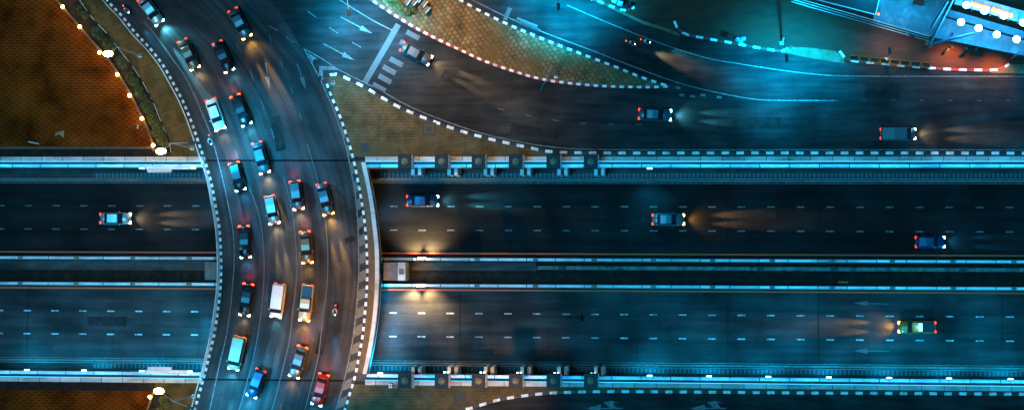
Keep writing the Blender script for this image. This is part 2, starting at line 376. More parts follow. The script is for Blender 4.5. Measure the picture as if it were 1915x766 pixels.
BU = [(770,-50),(815,-24),(860,0),(900,22),(950,46),(1000,67),(1050,87),(1100,106),(1150,125),(1200,145),(1252,162)]
N1 = [(1000,-75),(1050,-35),(1080,-15),(1110,0),(1123,4),(1135,9),(1156,17),(1169,20),(1179,18),(1187,14)]
N2 = [(1261,40),(1264,49),(1271,57),(1280,64),(1292,67),(1319,72),(1348,77),(1376,82),(1403,87),(1432,92),(1459,96),(1472,93),(1482,86)]
N3 = [(1570,96),(1577,106),(1590,113),(1611,116),(1640,118),(1667,121),(1700,124),(1735,127),(1778,130),(1817,131),(1853,131.5),(1868,130),(1880,125),(1887,120)]
SK = [(800,800),(835,778),(865,766),(885,761),(910,753),(940,745),(980,739),(1020,734.5),(1060,732.5),(1135,731),(1321,732),(1491,733.5),(1700,734.5),(1915,736),(2100,737)]

ZT = -5.5
yN = YW(300, 0); yS = YW(714, 0)          # the edges of the cutting
XL, XR = -420, 420

# ---------------------------------------------------------------- ground and roads
mb = MB(); mb.sheet([(XL, yN), (XR, yN), (XR, 700), (XL, 700)], 0); struct(build(mb, 'road', A_road), 'dark asphalt roads north of the underpass')
mb = MB(); mb.sheet([(XL, -700), (XR, -700), (XR, yS), (XL, yS)], 0); struct(build(mb, 'road', A_road), 'dark asphalt road south of the underpass')
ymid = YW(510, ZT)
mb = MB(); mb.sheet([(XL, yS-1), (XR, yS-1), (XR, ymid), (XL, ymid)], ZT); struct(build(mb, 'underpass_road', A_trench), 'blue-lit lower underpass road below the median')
mb = MB(); mb.sheet([(XL, ymid), (XR, ymid), (XR, yN+1), (XL, yN+1)], ZT); struct(build(mb, 'underpass_road', A_trench_dim), 'darker upper underpass road above the median')

# bridge deck strip, with UV running along the lanes
lk = smooth(PX(LK), 1.0); rk0 = smooth(PX(RK), 1.0)
def at_y(poly, y):
    for a, b in zip(poly, poly[1:]):
        if (a.y-y)*(b.y-y) <= 0 and abs(a.y-b.y) > 1e-9: return a.x + (b.x-a.x)*(y-a.y)/(b.y-a.y)
    return (poly[0] if abs(poly[0].y-y) < abs(poly[-1].y-y) else poly[-1]).x
# deck surface: rows of constant y; right side reaches the gore/road lines
def strip_uv(name, left, right, y0, y1, z, mat, step=1.0, cols=14):
    b = bmesh.new(); uvl = b.loops.layers.uv.new('UVMap'); rows = []; y = y0; ln = 0
    while y >= y1:
        xl, xr = left(y), right(y); rows.append([(b.verts.new((xl+(xr-xl)*k/cols, y, z)), (xr-xl)*k/cols, -y) for k in range(cols+1)]); y -= step
    for r0, r1 in zip(rows, rows[1:]):
        for k in range(cols):
            q = (r0[k], r1[k], r1[k+1], r0[k+1]); f = b.faces.new([a[0] for a in q])
            for lp, a in zip(f.loops, q): lp[uvl].uv = (a[1], a[2])
    me = bpy.data.meshes.new(name); b.to_mesh(me); b.free(); me.materials.append(mat)
    return link(name, me)
topR = smooth(PX([(420,-115),(480,-40),(520,20),(555,75),(580,118),(600,150)]) + PX(RK[1:]), 1.0)
struct(strip_uv('bridge_road', lambda y: at_y(lk, y), lambda y: at_y(topR, y), P(160,-58).y, P(600,880).y, .006, A_bridge), 'curved multi-lane road surface crossing over the underpass')

ed = smooth(PX(ED), 1.0)
lkc = [q for q in lk if yS-.3 <= q.y <= yN+.3]
lo = offset(lk, -.55)
loc_ = [q for q in lo if yS-.3 <= q.y <= yN+.3]
# slab
pts = [Vector((at_y(lo, yN+.02), yN+.02))] + [q for q in lo if yS < q.y < yN] + [Vector((at_y(lo, yS-.02), yS-.02))] + [Vector((at_y(ed, yS), yS-.02))] + [q for q in reversed(ed) if yS < q.y < yN] + [Vector((at_y(ed, yN), yN+.02))]
br = thing('bridge', 'curved concrete road bridge crossing the underpass at left of centre', 'bridge', (P(550,500).x, P(550,500).y, ZT))
def child(mb, name, mats, par, **k):
    o = build(mb, name, mats, par, **k); o.matrix_parent_inverse = Matrix.Translation(-par.location) if par.rotation_euler.z == 0 else par.matrix_basis.inverted(); return o
mb = MB(); mb.prism(pts, -1.3, -.004); child(mb, 'deck', COND, br)
# girders seen at the sides
mb = MB()
q = offset(ed, .25); mb.norecalc = False
for a, b in zip(ed, ed[1:]):
    if yS < a.y < yN and yS < b.y < yN:
        dd = (b-a); c = (a+b)/2; mb.box((c.x-.35, c.y, -1.7), (dd.length+.02, .5, 1.6), math.atan2(dd.y, dd.x))
child(mb, 'edge_girder', CONW, br)
rr = thing('guard_rail', 'white tubular rail along the left kerb of the curved bridge', 'guard rail', (lk[0].x, lk[0].y, 0))
rp = offset(lk, -.42)
mb = MB(); mb.norecalc = False; ringp = [(.09*math.cos(k*PI/3), .09*math.sin(k*PI/3)) for k in range(6)]
mb.loft([[(q.x+a, q.y, .62+b) for a, b in ringp] for q in rp]); child(mb, 'rail', CONW, rr)
for q in rp[::3]: mb = MB(); mb.box((q.x, q.y, .3), (.1, .1, .6)); child(mb, 'post', GALV, rr)
# right parapet and raised walkway
kr = [q for q in rk0 if yS-.2 < q.y < yN+.2]
par_o = [Vector((at_y(ed, y), y)) for y in [yN - .3 - i*.8 for i in range(int((yN-yS-.6)/.8)+1)]]
walk = [Vector((at_y(rk0, q.y)+.14, q.y)) for q in par_o] + [q + Vector((-.42, 0)) for q in reversed(par_o)]
mb = MB(); mb.prism(walk, 0.001, .14); child(mb, 'walkway', CONB, br)
mb = MB(); mb.prism([q + Vector((-.40, 0)) for q in par_o] + list(reversed(par_o)), -.9, .95); child(mb, 'parapet', CONW, br)
mb = MB(); mb.prism([q + Vector((-.50, 0)) for q in par_o] + [q+Vector((.08, 0)) for q in reversed(par_o)], .95, 1.07); child(mb, 'parapet_coping', COPE, br)
# left edge: low upstand outside the kerb
lp = [Vector((at_y(lk, y), y)) for y in [yN - .2 - i*.8 for i in range(int((yN-yS-.4)/.8)+1)]]
mb = MB(); mb.prism([q + Vector((-.50, 0)) for q in lp] + [q+Vector((-.17, 0)) for q in reversed(lp)], 0.001, .30); child(mb, 'parapet', COPE, br)
# piers: blocks in the median that carry the deck
for (x0, x1, y0, y1, hasframe) in ((383, 409, 489, 523, 0), (716, 758, 490, 524, 1)):
    a = P(x0, y0, -1.4); b = P(x1, y1, -1.4)
    mb = MB(); mb.box(((a.x+b.x)/2, (a.y+b.y)/2, (ZT-1.4)/2), (b.x-a.x, a.y-b.y, -1.4-ZT), bev=.05); child(mb, 'pier', CON, br)
    if hasframe:
        xr = b.x - .55; mb = MB()
        for (cx, cy, sx, sy) in ((xr-.45, (a.y+b.y)/2, .16, a.y-b.y), (b.x-.08, (a.y+b.y)/2, .16, a.y-b.y), (b.x-.55, a.y-.45, .76, .9), (b.x-.55, b.y+.45, .76, .9)): mb.box((cx, cy, -1.33), (sx, sy, .14))
        child(mb, 'pier_frame', CONW, br)
for px, py in ((470, 505), (560, 505), (640, 505)):
    c = P(px, py, ZT); mb = MB(); mb.box((c.x, c.y, (ZT-1.31)/2), (1.2, 2.4, -1.31-ZT-.01), bev=.1); child(mb, 'pier', CON, br)

# kerbs
def kerb(pts_px, colours, seg=.54, w=.36, h=.15, off=0.0, name='kerb', label=None):
    pts = smooth(PX(pts_px), seg); mb = MB()
    for i, (a, b) in enumerate(zip(pts, pts[1:])):
        dd = b-a; n = Vector((-dd.y, dd.x)).normalized()*off; c = (a+b)/2 + n; j = random.uniform(-.012, .012)
        mb.box((c.x, c.y, h/2+.001+j*.3), (dd.length*1.01, w, h+j*.6), math.atan2(dd.y, dd.x), mi=i % 2, bev=.015)
    return struct(build(mb, name, colours), label)
kerb(LK, [K_W, K_B], seg=.50, label='black and white kerb along the left side of the curved bridge')
kerb(RK, [K_B, K_W], seg=.60, label='black and white kerb along the right side of the curved bridge')
kerb(GT, [K_B, K_W], seg=1.05, w=.42, label='black and white kerb along the north road and the olive island')
kerb(BL, [K_R, K_W], seg=.62, label='red and white kerb on the lower side of the brick island')
kerb(BU, [K_B, K_W], seg=.72, label='black and white kerb on the upper side of the brick island')
kerb(N1, [K_R, K_W], seg=.85, label='short red and white kerb at the top edge')
kerb(N2, [K_W, K_R], seg=1.03, label='red and white kerb curving at both ends beside the blue bags')
kerb(N3, [K_W, K_R], seg=1.08, label='red and white kerb in front of the yellow planters')
kerb(SK, [K_W, K_B], seg=1.03, w=.42, label='black and white kerb along the road at the bottom edge')

# islands and pavements
def island(pts, mat, name, label, h=.12, wp=False):
    p = pts if wp else PX(pts); mb = MB(); mb.prism(p, 0.001, h, bottom=False); return struct(build(mb, name, mat), label)
isl = [Vector(q[:2]) for q in smooth(PX(GT), 1.5)]
isr = [q for q in rk0 if q.y > yN+.5]
xe = isr[-1]
island([*(q for q in reversed(isr))] [::-1] + [Vector((at_y(rk0, yN+.5), yN+.46)), Vector((isl[-1].x, yN+.46))] + list(reversed(isl[1:])), PAVG, 'traffic_island', 'olive block-paved island between bridge and north road', wp=True)
bl = smooth(PX(BL), 1.5); bu = smooth(PX(BU), 1.5)
island(bl + list(reversed(bu[:-1])), PAVB, 'traffic_island', 'slab-paved leaf-shaped island at upper centre', wp=True)
sk = smooth(PX(SK), 1.5)
ysl = yS-.46
island([Vector((at_y(rk0, y), y)) for y in [ysl - i*1.2 for i in range(16)]] + [Vector((P(800,800).x, P(655,900).y))] + sk + [Vector((sk[-1].x, ysl))], PAVG, 'pavement', 'olive pavement between the underpass wall and the bottom road', wp=True)
# north forecourt with dirt shoulder
fore = smooth(PX([(1050,-55),(1110,-8),(1135,8),(1168,26),(1204,43),(1246,57),(1271,68),(1292,69),(1348,78),(1403,88),(1459,97),(1500,103),(1540,110),(1578,118),(1640,121),(1700,126),(1778,132),(1853,134),(1915,135),(2100,137)]), 2)
island([Vector(q) for q in fore] + [P(2100,-400), P(1050,-400)], FORE, 'forecourt', 'worn stained forecourt with reddish patches at upper right', h=.05, wp=True)
gut = PX([(1135,9),(1168,24),(1204,40),(1246,53),(1268,62),(1271,68),(1246,59),(1204,46),(1168,29),(1135,12)])
mb = MB(); mb.sheet(gut, .056); struct(build(mb, 'pavement', DRIVE), 'pale concrete gutter beside the upper road')
mb = MB(); mb.sheet(PX([(1483,88),(1520,90),(1562,96),(1578,110),(1580,119),(1540,113),(1500,106),(1478,101),(1460,99),(1476,95)]), .058); struct(build(mb, 'driveway', DRIVE), 'pale driveway between two red and white kerbs')
mb = MB(); mb.sheet(PX([(1889,121),(1960,121),(2100,121),(2100,139),(1915,138),(1850,136),(1872,132)]), .058); struct(build(mb, 'driveway', DRIVE), 'pale driveway at the right end of the red and white kerb')
# left plaza north and south with sidewalks
WALLN = [(70,-40),(107,0),(120,15),(150,50),(185,90),(205,112),(225,142),(245,175),(260,205),(275,235),(285,262),(290,285)]
PLN = [(110,-50),(150,0),(175,35),(203,65),(230,100),(255,132),(275,165),(292,200),(305,232),(318,262),(322,285)]
wn = smooth(PX(WALLN), 1.5); pn = smooth(PX(PLN), 1.5)
yq = YW(274, 0, 150)
island([P(-260, -200), *[Vector(q) for q in wn if q.y > yq], Vector((at_y(wn, yq), yq)), Vector((P(-260,0).x, yq))], PLAZA, 'plaza', 'brown fan-paved plaza at upper left', wp=True)
mb = MB(); mb.prism([Vector(q) for q in wn] + list(reversed(pn)), 0.001, .10, bottom=False); struct(build(mb, 'planting_bed', SOIL), 'dark planting bed between the plaza wall and the pavement')
lkn = [q for q in lk if q.y > yN+.4]
island(list(pn) + [Vector((at_y(pn, yN+.4), yN+.4)), Vector((at_y(lk, yN+.4), yN+.4))] + list(reversed(lkn)), PAVS, 'pavement', 'mossy slab pavement left of the bridge at upper left', wp=True)
mb = MB(); mb.prism([(P(-260,0).x, yq-.45), (P(292,285).x, yq-.45), (P(292,285).x, yN+.42), (P(-260,0).x, yN+.42)], .001, .03, bottom=False); struct(build(mb, 'planting_bed', SOIL), 'dark bare strip between plaza and underpass wall')
# south-left
WALLS = [(290,730),(284,745),(277,766),(265,800),(250,850)]
PLS = [(318,738),(316,752),(312,766),(300,810),(290,850)]
ws = smooth(PX(WALLS), 1.2); ps = smooth(PX(PLS), 1.2); yq2 = YW(729, 0, 150)
island([Vector((P(-260,0).x, yq2)), Vector((ws[0].x, yq2)), *ws, P(250,950), P(-260,950)], PLAZA, 'plaza', 'brown fan-paved plaza at lower left', wp=True)
mb = MB(); mb.prism(list(ws) + list(reversed(ps)), .001, .10, bottom=False); struct(build(mb, 'planting_bed', SOIL), 'small dark planting bed by the lower left lamp')
lks = [q for q in lk if q.y < yS-.4]
island([Vector((ws[0].x, yS-.42)), Vector((ws[0].x, ws[0].y)), *ps] + list(reversed(lks)) + [Vector((at_y(lk, yS-.42), yS-.42))], PAVS, 'pavement', 'mossy slab pavement left of the bridge at lower left', wp=True)
mb = MB(); mb.prism([(P(-260,0).x, yq2+.05), (ws[0].x-.1, yq2+.05), (ws[0].x-.1, yS-.42), (P(-260,0).x, yS-.42)], .001, .03, bottom=False); struct(build(mb, 'planting_bed', SOIL), 'dark bare strip south of the underpass wall')

# ---------------------------------------------------------------- road markings
def line(lst, w, mat, z=.012, dash=None, name='road_marking', label=None, zz=0.0):
    pts = smooth(PX(lst, zz), .5 if dash is None else .25); mb = MB()
    if dash is None: mb.ribbon(pts, w, zz+z)
    else:
        on, off = dash; n = int(on/.25); m = int(off/.25); i = random.randint(0, m)
        while i+n < len(pts): mb.ribbon(pts[i:i+n+1], w, zz+z); i += n+m
    return struct(build(mb, name, mat), label)
line([(268,40),(290,65),(320,107),(350,150),(375,205),(395,255),(413,320),(427,383),(436,433),(438,483),(435,533),(430,583),(422,633),(410,683),(392,766),(375,830)], .16, WHTM, label='left edge line of the bridge road')
line([(455,330),(470,360),(484,400),(491,440),(494,500),(491,558),(485,608),(475,663),(462,713),(447,766),(430,820)], .13, WHTW, label='first lane line of the bridge from the left')
line([(355,120),(380,160),(410,210),(432,260),(450,310)], .13, WHTW, dash=(1.5, 3), label='dashed continuation of the first lane line')
line([(530,330),(543,380),(552,440),(555,503),(552,548),(547,583),(542,633),(530,683),(515,743),(500,790)], .12, WHTW, label='second lane line of the bridge from the left')
line([(430,60),(462,120),(485,180),(507,240),(524,300)], .12, WHTW, dash=(1.5, 3), label='dashed continuation of the second lane line')
line([(575,270),(592,330),(605,390),(612,450),(613,503),(610,548),(603,598),(596,663),(585,708),(570,766)], .12, WHTW, label='third lane line of the bridge from the left')
line([(500,60),(530,130),(553,190),(570,245)], .12, WHTW, dash=(1.2, 3), label='dashed continuation of the third lane line')
line(RE, .17, WHTM, label='right edge line of the bridge road')
# ladder blocks between edge line and kerb
re_ = smooth(PX(RE), .25); mb = MB(); y = P(0, 205).y
while y > P(0, 800).y:
    xa = at_y(re_, y); xb = at_y(rk0, y)-.18; h = 1.75
    xa2 = at_y(re_, y-h); xb2 = at_y(rk0, y-h)-.18
    if xb-xa > .35:
        mb.sheet([(xa2+.12, y-h), (xb2, y-h+.45), (xb, y+.25), (xa+.12, y-.25)], .012)
    y -= 2.6
struct(build(mb, 'road_marking', LAD), 'worn ladder hatching along the right kerb of the bridge')
line([(568,91),(600,109),(635,131),(680,154),(720,174),(750,191),(800,214),(880,243),(950,261),(1025,274),(1100,279),(1280,280),(1600,280),(1915,280)], .15, WHTM, label='edge line above the olive island kerb')
mb = MB(); mb.sheet(PX([(576,99),(595,111),(586,111),(585,118)]), .012); mb.sheet(PX([(597,124),(624,124),(633,131),(604,131),(604,150),(601,150),(597,141)]), .012); struct(build(mb, 'road_marking', WHTM), 'chevrons painted at the nose of the olive island')
line([(620,-10),(660,16),(700,40),(735,58)], .14, WHTM, label='edge line of the slip road at the top')
line([(882,0),(950,33),(1025,64),(1100,92),(1175,121),(1250,149),(1305,165),(1360,177),(1415,186),(1470,188),(1560,188)], .15, WHTM, label='edge line above the slab-paved island')
line([(1060,10),(1130,40),(1200,68),(1260,90),(1327,110),(1392,121),(1450,130),(1515,138),(1574,142),(1711,143),(1915,143),(2100,144)], .14, WHTM, label='edge line in front of the forecourt')
line([(1560,188),(1700,188),(1915,188),(2100,188)], .10, WHTW, dash=(.5, 3.5), label='faint dotted line on the north road')
line([(560,10),(590,32),(625,58),(660,80),(690,97)], .12, WHTM, dash=(1.5, 2.6), label='dashed lane line on the slip road')
line([(490,40),(525,62),(553,82),(568,91)], .12, WHTM, dash=(1.5, 1.5), label='short dashes leading to the island nose')
line([(900,195),(960,210),(1020,222),(1080,230),(1140,232),(1220,233)], .12, WHTW, dash=(1, 3.2), label='faint dashes on the north road')
line([(745,46),(714,100),(682,155)], .85, WHTW, z=.013, label='wide worn stop line across the slip road')
line([(954,15),(944,38)], .6, WHTW, z=.013, label='wide worn stop line on the upper road')
def arrow(px, py, px2, py2, w=.16, hw=.75, hl=1.9, mat=WHTM, z=0.0):
    a = P(px, py, z); b = P(px2, py2, z); dd = (b-a); dd.z = 0; ln = dd.length; dd.normalize(); n = Vector((-dd.y, dd.x, 0)); mb = MB()
    c = b - dd*hl
    p = [a+n*w/2, c+n*w/2, c+n*hw/2, b, c-n*hw/2, c-n*w/2, a-n*w/2]; mb.sheet(p, z+.012); return struct(build(mb, 'road_arrow', mat))
arrow(637,32,696,63)['label'] = 'straight arrow painted on the slip road near the top'
arrow(605,82,663,113)['label'] = 'straight arrow painted on the slip road above the island nose'
arrow(497,118,504,168, mat=WHTW)['label'] = 'worn arrow pointing down the bridge road'
arrow(556,120,572,168, mat=WHTW)['label'] = 'worn arrow nearer to the island nose'
arrow(1663,568,1597,566, z=ZT, mat=WHTW)['label'] = 'upper arrow painted on the lower underpass road'
arrow(1663,656,1597,655, z=ZT, mat=WHTW)['label'] = 'lower arrow painted on the lower underpass road'
for x0 in (1096, 1290):   # straight-and-turn arrows on the bottom road
    mb = MB(); o = x0
    mb.sheet(PX([(o,763),(o+28,755),(o+28,761),(o+44,762),(o+33,751.5),(o+28,752),(o+48,748.5),(o+62,752.5),(o+50,752),(o+57,761),(o+68,761.5),(o+68,763.5),(o+28,764),(o+26,767)]), .012)
    struct(build(mb, 'road_arrow', WHTM), 'bent turning arrow painted on the bottom road, %s of the two' % ('left' if x0 < 1200 else 'right'))
# zebra remnants: slip road and upper road
def blocks(lst, dirx, diry, ln, w, mat=WHTW, label=None):
    dd = (P(lst[0][0]+dirx, lst[0][1]+diry) - P(*lst[0])); dd.normalize(); n = Vector((-dd.y, dd.x, 0)); mb = MB()
    for x, y in lst:
        c = P(x, y); mb.sheet([c-dd*ln/2-n*w/2, c+dd*ln/2-n*w/2, c+dd*ln/2+n*w/2, c-dd*ln/2+n*w/2], .012)
    return struct(build(mb, 'road_marking', mat), label)
blocks([(772,66),(760,84),(741,116),(728,131),(720,148),(709,164)], 60, 32, 2.1, .75, label='worn zebra blocks across the slip road')
blocks([(986,42),(991,50)], 60, 24, 3.2, .35, label='worn blocks on the upper road')
blocks([(1275,178),(1295,180),(1315,178),(1268,164),(1345,182)], 60, 10, .7, .35, mat=WHTM, label='scuffed white spots past the island tip')
# underpass: lane dashes, yellow and white edge lines
def tline(yp, w, mat, dash=None, x0=-10, x1=1930, label=None, px=957):
    yy = YW(yp, ZT, px); xa, xb = XW(x0, ZT), XW(x1, ZT); mb = MB()
    if dash is None: mb.sheet([(xa-100, yy-w/2), (xb+100, yy-w/2), (xb+100, yy+w/2), (xa-100, yy+w/2)], ZT+.012)
    else:
        ph = P(728, 584, ZT).x; per = 4.24; k = -45
        while k < 48:
            x = ph + k*per; mb.sheet([(x, yy-w/2), (x+1.1, yy-w/2), (x+1.1, yy+w/2), (x, yy+w/2)], ZT+.012); k += 1
    return struct(build(mb, 'road_marking', mat), label)
tline(386, .17, WHTM, 1, label='upper row of lane dashes on the upper underpass road')
tline(430.5, .17, WHTM, 1, label='lower row of lane dashes on the upper underpass road')
tline(586, .19, WHT, 1, label='upper row of lane dashes on the lower underpass road')
tline(630, .19, WHT, 1, label='lower row of lane dashes on the lower underpass road')
tline(474, .2, YEL, label='yellow edge line above the median'); tline(542.5, .22, YEL, label='yellow edge line below the median')
tline(342.5, .10, WHTM, label='thin white edge line by the north ledge'); tline(675.5, .10, WHTM, label='thin white edge line by the south ledge')

PATCH = asphalt('repair_asphalt', .013, sx=1, sy=1, crack=False); TAR = M('tar_seal', (.006, .006, .006), .9, .2, 4, spec=.03)
def patch(px, py, lx_, ly_, rot, z=0.0, mat=None, label=None, dz=.0095):
    c = P(px, py, z); mb = MB(); q = [(-lx_/2, -ly_/2), (lx_/2, -ly_/2+random.uniform(-.1, .1)), (lx_/2+random.uniform(-.2, .2), ly_/2), (-lx_/2, ly_/2)]
    ca, sa = math.cos(R_(rot)), math.sin(R_(rot)); mb.sheet([(c.x+a*ca-b*sa, c.y+a*sa+b*ca) for a, b in q], z+dz); return struct(build(mb, 'road_patch', mat or PATCH), label)
for a_1 in [(655,447,1.6,.8,20,0,None,'dark oil patch by the ladder hatching'), (520,250,1.5,5,12,0,None,'dark repair strip on the bridge road'), (600,640,1.2,3.4,-10,0,None,'dark repair patch in the fourth lane'), (850,150,4,1.5,-28,0,None,'repair patch on the slip road'),
            (1000,245,7,1.2,-8,0,None,'long repair strip on the north road'), (1400,230,9,1.6,0,0,None,'wide repair strip on the north road'), (1650,170,5,2.2,-2,0,None,'square repair patch on the north road'), (1200,105,5,1.0,-20,0,None,'repair strip on the upper road'),
            (1089,594,.5,.9,0,ZT,TAR,'small dark mark on the lower underpass road'), (1070,593,2.4,.5,0,ZT,None,'short dark smear on the lower underpass road'), (1400,400,8,1.3,0,ZT,None,'repair strip on the upper underpass road'), (200,600,6,1.4,0,ZT,None,'repair strip on the lower underpass road')]:
    patch(a_1[0], a_1[1], a_1[2], a_1[3], a_1[4], a_1[5], a_1[6], a_1[7])
for yy_, wd_ in ((yN, 'upper'), (yS, 'lower')):
    mb = MB(); mb.sheet([(at_y(lk, yy_)+.2, yy_-.12), (at_y(rk0, yy_)-.2, yy_-.12), (at_y(rk0, yy_)-.2, yy_+.12), (at_y(lk, yy_)+.2, yy_+.12)], .0105); struct(build(mb, 'expansion_joint', TAR), 'dark expansion joint across the bridge road at its %s end' % wd_)
for x0_ in range(-100, 60, 13):
    for ya_, yb_ in ((YW(343, ZT), YW(472, ZT)), (YW(545, ZT), YW(675, ZT))):
        mb = MB(); mb.sheet([(x0_, yb_), (x0_+.05, yb_), (x0_+.05+random.uniform(-.05, .05), ya_), (x0_, ya_)], ZT+.006); struct(build(mb, 'expansion_joint', TAR), 'thin transverse joint across an underpass road')

# ---------------------------------------------------------------- underpass walls, ledges, median
def xbox(mb, ya, yb, z0, z1, x0=XL, x1=XR, mi=0):
    mb.box(((x0+x1)/2, (ya+yb)/2, (z0+z1)/2), (x1-x0, abs(yb-ya), z1-z0), mi=mi); return mb
lx = at_y(lk, yN)-.1; rx = at_y(ed, yN)+.02; lx2 = at_y(lk, yS)-.1; rx2 = at_y(ed, yS)+.02
for side, (yw, sg, segs) in (('north', (yN, -1, ((XL, lx), (rx, XR)))), ('south', (yS, 1, ((XL, lx2), (rx2, XR))))):
    t = thing('retaining_wall', 'tall concrete retaining wall with bright coping along the %s side of the underpass' % ('upper' if sg < 0 else 'lower'), 'retaining wall', (0, yw, ZT), group=None)
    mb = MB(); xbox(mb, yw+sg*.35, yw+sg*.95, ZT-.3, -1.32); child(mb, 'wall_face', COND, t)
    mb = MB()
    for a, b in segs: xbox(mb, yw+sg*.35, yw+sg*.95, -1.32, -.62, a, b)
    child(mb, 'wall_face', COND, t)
    for a, b in segs:
        mb = MB(); xbox(mb, yw-sg*.45, yw+sg*.05, -.6, .55, a, b); child(mb, 'coping', CONW, t)
        mb = MB(); xbox(mb, yw-sg*.52, yw+sg*.12, .55, .66, a, b); child(mb, 'coping_cap', COPJ, t)
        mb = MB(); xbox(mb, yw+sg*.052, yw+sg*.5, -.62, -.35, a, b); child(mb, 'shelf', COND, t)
        mb = MB(); xbox(mb, yw+sg*.55, yw+sg*1.0, -.62, -.10, a, b); child(mb, 'light_ledge', CONJ, t)
    for a, b in segs:
        a2, b2 = max(a, -115), min(b, 75)
        mb = MB(); mb.box(((a2+b2)/2, yw+sg*.16, .42), (b2-a2, .08, .08)); child(mb, 'added_light_strip', E_ST, t)  # added glowing strip, with area lights below, to brighten the white ledge
        n_ = max(1, int((b2-a2)/12))
        for k in range(n_):
            al = bpy.data.lights.new('added_strip_light', 'AREA'); al.shape = 'RECTANGLE'; al.size = (b2-a2)/n_; al.size_y = .08; al.energy = 9*al.size; al.color = (.005, .38, 1)
            ao = bpy.data.objects.new('added_strip_light', al); COL.objects.link(ao); ao.location = (a2+(k+.5)*al.size, yw+sg*.27, .40); ao.rotation_euler = (R_(25)*sg, 0, 0)
    # service ledge with slotted drain at road level
    yk = YW(340 if sg < 0 else 678, ZT+.3)
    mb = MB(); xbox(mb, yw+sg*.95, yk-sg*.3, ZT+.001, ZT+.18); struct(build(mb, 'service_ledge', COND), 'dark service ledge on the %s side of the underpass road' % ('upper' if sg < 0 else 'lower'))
    mb = MB(); xbox(mb, yk-sg*.3, yk-sg*.02, ZT+.001, ZT+.32); struct(build(mb, 'kerb', CON), 'plain concrete kerb on the %s side of the underpass road' % ('upper' if sg < 0 else 'lower'))
    g = thing('drain_grating', 'long slotted iron drain cover beside the %s retaining wall' % ('upper' if sg < 0 else 'lower'), 'drain', (0, yk-sg*.9, ZT+.18))
    mb = MB(); mb.box((-10, yk-sg*.95, ZT+.20), (160, .7, .03)); child(mb, 'slotted_cover', SLOT, g)
    # handrail on the ledge
    rl = thing('guard_rail', 'low steel rail along the %s edge of the underpass road' % ('upper' if sg < 0 else 'lower'), 'guard rail', (0, yk-sg*.45, ZT+.18))
    mb = MB(); mb.tube((-150, yk-sg*.45, ZT+.85), (150, yk-sg*.45, ZT+.85), .05, seg=8); child(mb, 'rail', GALV, rl)
    x = -104.0
    while x < 56: mb = MB(); mb.box((x, yk-sg*.45, ZT+.5), (.08, .08, .64)); child(mb, 'rail_post', GALV, rl); x += 4

# median barriers (one each side of the gap), caps with bumps every 8.4 m
for yp, nm, hb in ((485, 'upper', .95), (534, 'lower', .95)):
    t = thing('median_barrier', 'long white-topped concrete barrier on the %s side of the underpass median' % nm, 'barrier', (0, YW(yp, ZT+.9), ZT))
    y0 = YW(yp, ZT+.95); mb = MB()
    prof = [(-.28, 0), (-.28, .12), (-.15, .35), (-.12, hb), (.12, hb), (.15, .35), (.28, .12), (.28, 0)]
    mb.loft([[(x, y0+p[0], ZT+.001+p[1]) for p in prof] for x in (XL, XR)]); child(mb, 'barrier_body', CON, t)
    mb = MB(); mb.box((0, y0, ZT+hb+.08), (XR-XL, .36, .14)); child(mb, 'barrier_cap', CONJ, t)
    x = P(1112, yp, ZT).x - 8.55*10
    for k in range(18): mb = MB(); mb.box((x + k*8.55, y0, ZT+hb+.2), (.75, .52, .14), bev=.05); child(mb, 'cap_block', CON, t)
ya, yb = YW(489, ZT), YW(530, ZT); ym = YW(507, ZT)
mb = MB(); xbox(mb, ya, yb, ZT+.001, ZT+.06); struct(build(mb, 'median_bed', SOIL), 'black bare median bed between the two barriers')
mb = MB(); xbox(mb, YW(490, ZT+.3), YW(506, ZT+.3), ZT+.061, ZT+.3, XW(712, ZT), XW(1003, ZT)); xbox(mb, YW(490, ZT+.3), YW(508, ZT+.3), ZT+.061, ZT+.25, XL, XW(400, ZT))
struct(build(mb, 'median_slab', COND), 'stained concrete slab inside the median near the bridge')
t = thing('median_beam', 'long stained concrete beam lying between the median barriers', 'concrete beam', (XW(1500, ZT), YW(500, ZT+.5), ZT))
mb = MB(); xbox(mb, YW(496.5, ZT+.5), YW(503.5, ZT+.5), ZT+.062, ZT+.55, XW(1005, ZT), XR); child(mb, 'beam', M('weathered_beam', (.16, .15, .13), .9, .4, 1.2, dirt=(.07, .05, .035), dscale=.7), t)
mb = MB()
for px in (1052, 1422, 1560, 1800): mb.box((P(px, 500, ZT).x, YW(500, ZT+.5), ZT+.6), (1.1, .7, .1))
child(mb, 'beam_cover', COND, t)
for i, (px, w) in enumerate(((1577, 1.4),)):
    c = P(px, 527, ZT+.15); mb = MB(); mb.box((c.x, c.y, ZT+.2), (w, .3, .25), bev=.04); mb.box((c.x-.1, c.y-.02, ZT+.36), (w*.6, .2, .07)); o = build(mb, 'timber_block', M('orange_timber', (.35, .14, .05), .8)); recenter(o); tag(o, 'orange-brown timber block lying in the median', 'timber block')

